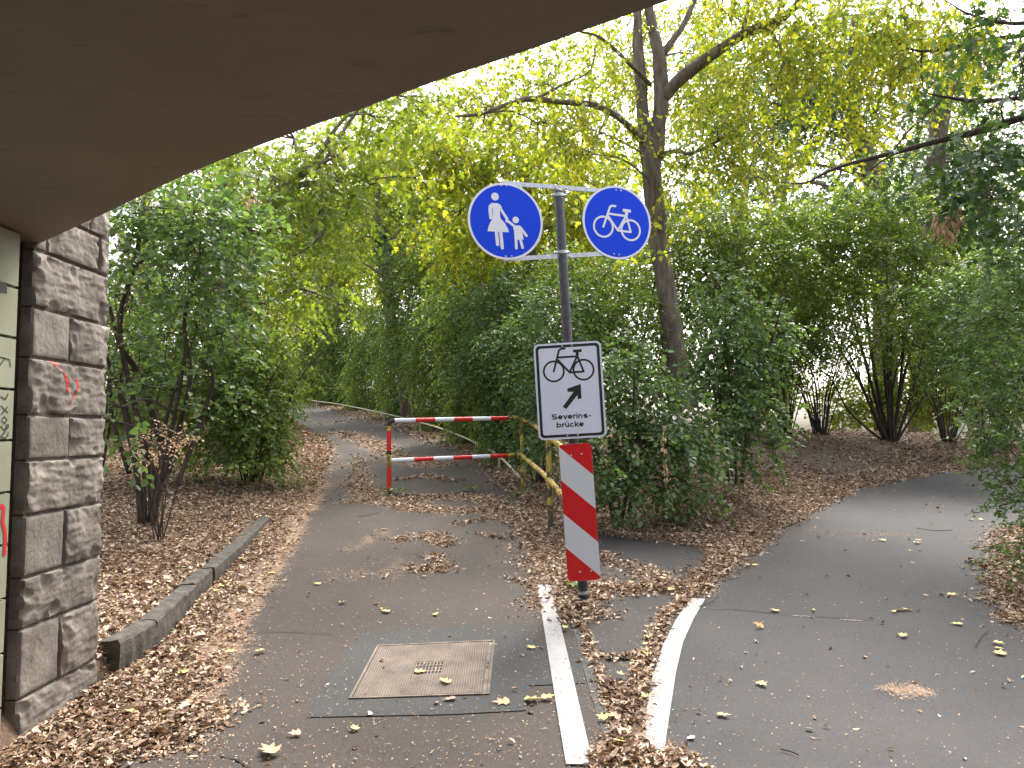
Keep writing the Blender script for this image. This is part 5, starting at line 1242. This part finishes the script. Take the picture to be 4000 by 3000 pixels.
plant('shrub', 'dark green shrub behind the right border shrub, arching towards the path bend', 'shrub', t,
      [blob(3800,1180,12.6,150,90,.8,1.9), blob(3900,1300,12.6,130,110,.8,1.9), blob(3780,1380,12.8,120,70,.6,1.3), blob(3920,1480,12.6,110,80,.6,1.4), blob(3700,1120,13,120,70,.7,1.4), blob(3850,1080,12.8,170,80,.8,1.9)], LD, WD, .08, .055, 132, droop=.3, thin=-.6, fr=1.4)

# --- backdrop trees closing the view on the left and behind the hedge
for i, (px, d, tops, lb) in enumerate(((560, 19, [(450,1150,140,160,1.6),(560,1350,190,150,1.9),(700,1150,170,160,1.7),(520,1560,200,110,1.9),(720,1480,190,150,1.9),(800,900,190,120,1.6),(600,820,170,100,1.2),(900,700,180,110,1.5)], 'light green tree in the background behind the dark shrub by the pillar'),
        (960, 24, [(900,1150,200,150,1.9),(1050,1250,160,120,1.8),(1000,1450,170,110,2.0),(1080,1050,170,120,1.7),(950,900,190,120,1.6),(1100,1430,110,90,2.0),(880,1550,170,100,2.0),(1140,1510,90,60,2.0)], 'light green tree in the background right of the thick trunk'),
        (1250, 50, [(1180,1250,150,110,2.0),(1330,1180,170,120,2.0),(1250,1030,170,120,1.8),(1120,1400,130,90,2.0),(1400,1000,170,110,1.8),(1200,850,180,110,1.7),(1350,780,180,110,1.6)], 'light green tree closing the view straight over the bend of the path'),
        (1700, 37, [(1600,1050,200,120,2.0),(1800,1000,200,130,2.0),(1700,850,200,120,1.8),(1900,850,200,120,1.8),(1600,700,200,110,1.6),(1950,1130,200,120,2.0),(1800,690,190,100,1.5),(1500,900,170,110,1.7)], 'light green tree in the background between the ivy-covered tree and the round signs'),
        (2300, 27, [(2150,1000,190,120,2.0),(2350,950,180,110,2.0),(2250,820,200,110,1.7),(2500,900,180,110,1.6),(2100,690,180,90,1.0),(2450,1080,190,120,2.0),(2650,860,150,90,1.3),(2250,1150,190,110,2.0)], 'light green tree in the background behind the two round signs'),
        (2900, 29, [(2750,900,170,80,1.5),(2950,880,170,80,1.5),(3150,850,170,80,1.6),(3350,850,170,90,1.6),(2850,1050,190,110,2.0),(3100,1050,190,110,2.0),(3350,1020,190,110,2.0),(2700,620,90,70,.6)], 'light green tree in the background over the hedge right of the grey trunk'),
        (3700, 30, [(3550,900,190,90,1.6),(3750,950,190,110,2.0),(3930,1000,150,120,2.0),(3600,1080,190,110,2.0),(3850,1160,190,110,2.0),(3750,1330,200,110,2.0),(3950,1350,150,120,2.0),(3550,1250,170,110,1.8)], 'light green tree in the background over the hedge near the right border'),
        (2250, 33, [(1900,480,190,110,1.1),(2100,560,190,110,1.1),(2300,600,180,110,1.2),(2200,380,190,100,.9),(2400,420,180,110,.9),(2450,230,180,100,.8),(2300,250,170,90,.7),(2150,280,160,70,.7),(2500,620,160,100,1.1),(1750,400,170,90,1.4),(1550,470,180,100,1.5),(1900,330,180,90,1.2),(2100,180,170,90,.9),(1350,560,170,100,1.6)], 'yellow-green tree far behind, above the two round signs, with sky between its leaves'),
        (3050, 34, [(2700,480,170,120,1.2),(2850,380,180,120,1.2),(3000,600,180,110,1.2),(3200,760,190,90,1.4),(2750,200,170,110,1.0),(2950,130,180,110,1.1),(3150,350,180,120,1.2),(3400,800,180,90,1.4),(2650,750,150,90,1.1),(3350,120,180,110,1.0),(2850,760,170,90,1.2)], 'tall green tree far behind, right of the forking grey trunk'),
        (3800, 35, [(3600,400,180,120,1.0),(3800,500,190,120,1.2),(3650,650,180,100,1.2),(3950,700,150,120,1.4),(3750,780,190,90,1.6),(3900,300,170,110,.8),(3700,200,180,90,.7),(3550,120,170,90,.8)], 'tall green tree far behind at the top right border'))):
    t = [([P(px,1900 if px > 2000 else 1680,d), P(px+20,1200,d), P(px,900,d), P(px+30,650,d)], [.3, .24, .16, .06]), ([P(px+10,1100,d), P(px-120,850,d)], [.12, .05]), ([P(px+10,1000,d), P(px+140,760,d)], [.12, .05])]
    ls = d/22
    plant('background_tree', lb, 'tree', t, [blob(x, y, d+rr_.uniform(-.8, .8), rx, ry, 1.6, cv) for x, y, rx, ry, cv in tops], (LM, LM, LM, LY, LM, LH, LH, LY, LB_, LM)[i], WB, .14*ls, .1*ls, 140+i, shape=OVAL_FAR, droop=.5, thin=-.7, fr=.7,
          limb_r=.06, stem='trunk', crown='crown', spray=(9, .5*ls), ground=False, twig_r=.005, group='trees in the background')

# ------------------------------------------------------------------ fallen leaves
LSH = (np.array([(0,0,0),(.3,.4,.16),(.7,.34,.2),(1,0,.06),(.7,-.34,.2),(.3,-.4,.16)]), np.array([(0,1,2,3),(3,4,5,0)]))
def inview(x, y, m=.06):
    z = terrain(x, y)-1.5; c, s = math.cos(PITCH), math.sin(PITCH); dz = y*c+z*s; vy = -y*s+z*c
    return (dz > .5) & (np.abs(x/dz) < 2000/FPX+m) & (vy/dz > -1500/FPX-m)
rg = np.random.default_rng(201)
def scatter(n, ymin, ymax, power=1.0):
    # uniform over the wedge in view: density falls with distance
    u = rg.random(n); y = ymin*(ymax/ymin)**u if power == 1.0 else ymin+(ymax-ymin)*u
    x = rg.uniform(-.75, .75, n)*y; return x, y
x, y = scatter(1150000, 3.4, 40)
x2 = rg.uniform(-.75, .75, 60000)*2; 
k = inview(x, y); x, y = x[k], y[k]
pav = inside(x, y, LEFT_POLY) | inside(x, y, RIGHT_POLY) | inside(x, y, ISLAND_POLY)
dn = density(x, y, 0)
isbare = bare(x, y)
xk = np.interp(y, ky, kx); ontop = (x > xk-.15) & (x < xk+.02) & (y < 9.3) & (y > 4.6)
mound = (~pav) & (x > 1.3)
ey = np.interp(x, RP_FAR[4:, 0], RP_FAR[4:, 1]); dist = (y-ey)*.75
soil_p = np.where(x < 0, .78, np.where(mound, np.clip(.62-.42*sstep((dist-.6)/2.2), .16, .7), .8))
soil_p = soil_p*(1-.85*np.clip(isbare, 0, 1))
dn = np.maximum(dn, np.where((x < -1.75) & (y > 3.4) & (y < 4.75), 1.0, 0))
p = np.where(pav, np.clip(dn*1.1, 0, 1)**1.15*.95, np.maximum(soil_p, np.clip(dn, 0, 1)*.9))
p = p*np.where(pav & (dn < .04), 0, 1)+.0012*pav
patchy = .72+.28*np.sin(x*7.3+2.2*np.sin(y*5.1))*np.sin(y*8.7+1.7*np.sin(x*4.3))
k = (rg.random(len(x)) < p*patchy) & ~(ontop & (rg.random(len(x)) > .06)) & ~((x < XF+.06) & (y < Y1+.03))
k &= ~((inside(x, y, LINES[0]) | inside(x, y, LINES[1])) & (rg.random(len(x)) > .1))
x, y, pav, dn = x[k], y[k], pav[k], dn[k]; n = len(x)
base_z = np.where(pav, gramp(np.minimum(y, 70))+.016, terrain(x, y)+.004)
lift = rg.random(n)**2*np.clip(np.where(pav, dn, .8), 0, 1)*.024
Pb = np.column_stack([x, y, base_z+lift])
a = rg.uniform(0, 6.28, n); T = np.column_stack([np.cos(a), np.sin(a), rg.normal(0, .22, n)]); N = np.column_stack([rg.normal(0, .45, n), rg.normal(0, .45, n), np.ones(n)])
N[:, 2] *= np.where(rg.random(n) < .3, -1, 1)
sc = np.clip(y/9, 1, 2.6)
Ln = rg.uniform(.017, .05, n)*sc*.95; Wn = Ln*rg.uniform(.35, .85, n)
V, F = leaves(Pb, T, N, Ln, Wn, LSH, rg, curl=1.2)
lit = mesh_obj('leaf_litter', V, F, M['litter'], None, False, (0, 6, 0))
tag(lit, 'dry brown and tan fallen leaves covering the soil and path edges', 'fallen leaves', kind='stuff')
print('litter', n)
# broader curled leaves among the small ones
x, y = scatter(60000, 3.4, 22); k = inview(x, y); x, y = x[k], y[k]
pv = inside(x, y, LEFT_POLY) | inside(x, y, RIGHT_POLY) | inside(x, y, ISLAND_POLY); dn = np.clip(density(x, y, 0), 0, 1)
k = ~(inside(x, y, LINES[0]) | inside(x, y, LINES[1])) & (rg.random(len(x)) < np.where(pv, dn**1.5*.35, np.where(x < 0, .28, .12)*(1-bare(x, y)))) & ~((x < XF+.06) & (y < Y1+.03)) & ~((x > np.interp(y, ky, kx)-.15) & (x < np.interp(y, ky, kx)+.02) & (y < 9.3))
x, y, pv = x[k], y[k], pv[k]; n = len(x); a = rg.uniform(0, 6.28, n); Ln = rg.uniform(.045, .085, n)
V, F = leaves(np.column_stack([x, y, np.where(pv, gramp(y)+.03, terrain(x, y)+.024)]), np.column_stack([np.cos(a), np.sin(a), rg.normal(0, .25, n)]), np.column_stack([rg.normal(0, .4, n), rg.normal(0, .4, n), np.ones(n)]), Ln, Ln*rg.uniform(.4, .75, n), (MAPLE[0]+np.array([0, 0, 1.])*(.22*np.abs(MAPLE[0][:, 1:2])), MAPLE[1]), rg, curl=1.3)
big = mesh_obj('broad_leaf_litter', V, F, M['litter'], None, False, (0, 6, 0)); tag(big, 'larger curled lobed dead leaves scattered over the fine brown litter', 'fallen leaves', kind='stuff')
# dry crumbs and stalks on the asphalt
x, y = scatter(420000, 3.4, 14); k = inview(x, y); x, y = x[k], y[k]
pav = inside(x, y, LEFT_POLY) | inside(x, y, RIGHT_POLY) | inside(x, y, ISLAND_POLY); x, y = x[pav], y[pav]
dd_ = np.clip(density(x, y, 1), 0, 1); lane = np.where(x < .9, .04, .012)
k = rg.random(len(x)) < np.maximum(dd_**1.3*.8, lane); x, y = x[k], y[k]; n = len(x)
Pb = np.column_stack([x, y, gramp(y)+.019]); a = rg.uniform(0, 6.28, n)
Ln = rg.uniform(.005, .02, n)*np.clip(y/7, 1, 2); V, F = leaves(Pb, np.column_stack([np.cos(a), np.sin(a), rg.normal(0, .15, n)]), np.column_stack([rg.normal(0, .4, n), rg.normal(0, .4, n), np.ones(n)]), Ln, Ln*rg.uniform(.15, .5, n), OVAL_FAR, rg)
cr = mesh_obj('plant_crumbs', V, F, M['crumbs'], None, False, (0, 6, 0)); tag(cr, 'fine dry tan leaf crumbs strewn over the asphalt', 'plant debris', kind='stuff')
print('crumbs', n)
# single bigger leaves
def one_leaf(px, py, L, mat, label, group, rot=None, shape=MAPLE, h=.02, tilt=.15):
    g = gp0(px, py); g[2] = gramp(g[1])+h; a = rg.uniform(0, 6.28) if rot is None else rot
    W = L*rg.uniform(.6, .8)
    S = shape[0].copy(); S[:, 2] = S[:, 2]*.5+.10*np.abs(S[:, 1])*rg.uniform(.3, 2)+.12*(S[:, 0]-.5)**2*rg.uniform(0, 3)
    V, F = leaves(np.array([g]), np.array([[math.cos(a), math.sin(a), rg.uniform(0, tilt)]]), np.array([[rg.normal(0, tilt), rg.normal(0, tilt), 1.]]), np.array([L]), np.array([W]), (S, shape[1]), rg, curl=1)
    V[:, 2] = np.maximum(V[:, 2], g[2]-.003+0*V[:, 2])
    o = mesh_obj('fallen_leaf', V, F, mat, None, False, tuple(g)); tag(o, label, 'leaf', group); return o
fy, fd = M['fallen_yellow'], M['leaf_dead']
for px, py in ((3030,2400),(2940,2215),(2970,2122),(3130,2122),(3458,2120),(3600,2120),(3560,2158),(3570,2128),(3790,2035),(3840,2036),(3690,1985),(3680,2005),(3500,2390),(3520,2500),(3490,2395),(3810,2345),(3700,2330),(3880,2520),(3885,2540),(3905,2570),(3760,2450),(3170,2390),(2960,2678),(3560,2395),(3630,2052)):
    zn = 'far bend' if py < 2080 else 'middle' if py < 2300 else 'stretch around the pale scratch' if py < 2480 else 'near part'
    one_leaf(px, py, rg.uniform(.05, .085), fy, 'pale yellow fallen leaf on the %s of the right-hand path' % zn, 'yellow leaves on the %s of the right-hand path' % zn)
for px, py in ((1035,2553),(1655,2258),(1650,2232),(1490,2075),(1580,2062),(1520,2400),(1490,2390),(1460,2365),(1250,2290),(1390,2868),(1700,2405),(2080,2545),(1325,2365),(1060,2250)):
    zn = 'towards the barrier' if py < 2460 else 'beside the dark asphalt patch'
    one_leaf(px, py, rg.uniform(.05, .08), fy, 'pale yellow fallen leaf on the left path %s' % zn, 'yellow leaves on the left path %s' % zn)
for px, py, L in ((1622,2642,.07),(1752,2688,.085)): one_leaf(px, py, L, fy, ('pale leaf lying on the manhole cover grate' if px < 1700 else 'pale leaf lying near the front edge of the manhole cover'), None, h=.026)
one_leaf(1780, 2742, .075, M['litter'], 'curled tan leaf on the dark patch in front of the manhole cover', None, h=.022)
one_leaf(2050, 2750, .10, fy, 'large yellow leaf on the dark patch corner near the white line', None, rot=.2); one_leaf(2115, 2742, .075, fy, 'yellow leaf tip overlapping the large yellow leaf near the white line', None, rot=.1, h=.024); one_leaf(1990, 2755, .09, M['crumbs'], 'big crumpled beige leaf on the dark patch beside the large yellow leaf', None)
one_leaf(1075, 2968, .12, M['crumbs'], 'large crumpled beige leaf at the bottom of the photo on the left path', None, h=.024); one_leaf(1175, 2880, .06, fd, 'brownish pink leaf near the bottom left of the left path', None)
one_leaf(2397, 2918, .10, fy, 'bright yellow leaf in the debris between the two white lines near the bottom', None, h=.03)
for px, py in ((2210,2465),(2420,2660),(2400,2818),(2375,2830),(2520,2540),(2535,2510),(2520,2570),(2525,2750),(2470,2290),(2540,2300),(2610,2320),(2580,2270)):
    one_leaf(px, py, rg.uniform(.045, .075), fy, 'yellowish fallen leaf in the debris of the wedge between the two white lines', 'yellow leaves in the wedge between the paths', h=.032)
one_leaf(2982, 2460, .075, noisy('orange_leaf', [(.3, (.45, .17, .03)), (.7, (.6, .28, .06))], 40, .7, None, 0), 'orange brown curled leaf on the right-hand path', None, h=.024, tilt=.5); one_leaf(3605, 2333, .05, fd, 'small orange leaf on the right-hand path far from the white line', None)
one_leaf(2802, 2804, .07, fy, 'pale cream leaf near the curved line at the bottom of the right-hand path', None); one_leaf(3143, 2860, .045, LB_, 'small grey-green leaf at the bottom of the right-hand path', None, shape=OVAL); one_leaf(2700, 2903, .045, M['white'], 'small whitish leaf scrap near the bottom of the curved line', None)
for px, py in ((850,2310),(886,2292),(766,2370),(840,2330),(500,2810),(720,2660),(880,2575),(940,2200),(1130,2010),(1000,2140)):
    one_leaf(px, py, rg.uniform(.05, .08), fy, 'yellow leaf on top of the brown litter beside the kerb', 'yellow leaves beside the kerb', h=.045)
# thin fallen twigs
for pts, lb in (([(2730,2380),(2770,2365),(2810,2345)], 'thin dark twig at the top end of the curved line'), ([(3810,2540),(3830,2500),(3860,2478)], 'thin curved twig on the right-hand path near the right border'), ([(3050,2945),(3090,2955),(3120,2968)], 'thin twig at the bottom of the right-hand path'),
                ([(3580,2070),(3650,2080),(3720,2078)], 'long thin twig lying across the far right-hand path'), ([(1400,2025),(1440,2020),(1480,2008)], 'short dark stick left of the barrier leaf pile'), ([(930,2790),(870,2840),(800,2850)], 'pale dry stalk in the debris on the left')):
    q = [gp0(*a) for a in pts]; q = [np.array([a[0], a[1], float(gramp(a[1]))+.022]) for a in q]; b = MB(); b.sweep(smooth_path(q, 4), [.003]*(len(smooth_path(q, 4))), 5); o = b.build('twig', WD, None); tag(o, lb, 'twig')
# small weeds by the barrier
def weed(px, py, lb, n=26, r=.09, h=.1, mat=None, cat='weed', name='weed'):
    g = np.array(gpt(px, py)); g[2] -= .01; a = rg.uniform(0, 6.28, n); rr = rg.uniform(.2, 1, n); z = rg.uniform(.2, 1, n)
    root = empty(name, tuple(g), lb, cat); tip = g+np.column_stack([np.cos(a)*rr*r, np.sin(a)*rr*r, z*h+.02])
    V, F = prisms(np.repeat(g[None], n, 0), tip, np.full(n, .0018), np.full(n, .001)); mesh_obj('stalks', V, F, WD, root, False, tuple(g))
    V, F = leaves(tip, np.column_stack([np.cos(a), np.sin(a), rg.normal(0, .3, n)]), np.column_stack([rg.normal(0, .4, n), rg.normal(0, .4, n), np.ones(n)]), rg.uniform(.04, .075, n), rg.uniform(.03, .05, n), OVAL, rg)
    mesh_obj('leaves', V, F, mat or M['leaf_hedge'], root, False, tuple(g))
weed(1545, 1938, 'small green weed at the foot of the red barrier post', 34, .16, .12); weed(1838, 1925, 'small green weed in the leaf pile under the barrier', 26, .15, .1); weed(2020, 1940, 'tiny green weed near the rusty yellow post', 14, .08, .1); weed(2248, 2318, 'tiny green weed beside the foot of the sign post', 16, .06, .09)
# withered leaf bunches
def bunch(px0, py0, px1, py1, d, n, lb, L=.07, w=.05, name='withered_leaves'):
    A, B = P(px0, py0, d), P(px1, py1, d); t = rg.random(n); root = empty(name, tuple(A), lb, 'dead leaves')
    p = A+(B-A)*t[:, None]+rg.normal(0, w, (n, 3))
    V, F = leaves(p, np.column_stack([rg.normal(0, .35, n), rg.normal(0, .35, n), -np.ones(n)]), rg.normal(0, 1, (n, 3)), rg.uniform(.6, 1.2, n)*L, rg.uniform(.25, .5, n)*L, LSH, rg, curl=1.5)
    mesh_obj('leaves', V, F, M['leaf_dead'], root, False, tuple(A)); b = MB(); b.sweep(smooth_path([A+np.array([0, 0, .05]), (A+B)/2+np.array([0.01, 0, .03]), B], 4), [.003]*9, 5); b.build('twig', WD, root)
bunch(3660, 900, 3760, 810, 8.6, 60, 'bunch of withered pale brown leaves hanging in the shrubs at the right', .11, .05)
bunch(3650, 850, 3720, 930, 8.6, 40, 'withered brown leaves hanging just below the pale bunch at the right', .1, .05)
bunch(2590, 1655, 2600, 1870, 8.0, 42, 'hanging string of dead brown leaves in front of the low dark shrub', .045, .014)
bunch(965, 745, 990, 800, 7.6, 16, 'little bunch of reddish dead leaves on the tall dark shrub at the left', .06, .05)
# yellow leaves close to the signs, on thin twigs of the maple
def ytwig(pts, d, n, lb, L=.08, dirs=(0, 0, -1)):
    p = [P(x, y, d) for x, y in pts]; sp = np.array(smooth_path(p, 8)); root = empty('maple_branch', tuple(sp[0]), lb, 'branch')
    b = MB(); b.sweep(list(sp), list(np.linspace(.008, .002, len(sp))), 5); b.build('twigs', WD, root)
    q = sp[rg.integers(2, len(sp), n)]+rg.normal(0, .05, (n, 3)); V, F = leaves(q, np.column_stack([rg.normal(0, .6, n), rg.normal(0, .6, n), -np.ones(n)*.7]), np.column_stack([rg.normal(0, .6, n), -np.ones(n), rg.normal(.3, .5, n)]), rg.uniform(.6, 1.15, n)*L, rg.uniform(.45, .8, n)*L, MAPLE, rg)
    mesh_obj('leaves', V, F, M['fallen_yellow'] if 0 else LY, root, False, tuple(sp[0]))
ytwig([(2580,870),(2620,830),(2680,840),(2720,830)], 8.2, 22, 'thin twig with pale yellow leaves right of the bicycle sign', .075)
ytwig([(2640,980),(2540,1005),(2470,1020),(2420,1060)], 8.0, 20, 'thin twig with yellow leaves just under the bicycle sign', .075)
ytwig([(1450,700),(1560,690),(1700,700),(1830,650)], 8.6, 46, 'long thin twig with large yellow leaves left of the adult and child sign', .09)
ytwig([(1620,690),(1660,760),(1720,800),(1800,790)], 8.4, 26, 'drooping twig with large pale yellow leaves close to the adult and child sign', .09)
ytwig([(2250,760),(2270,800),(2260,900)], 8.0, 8, 'few yellow leaves hanging between the pole and the bicycle sign', .07)
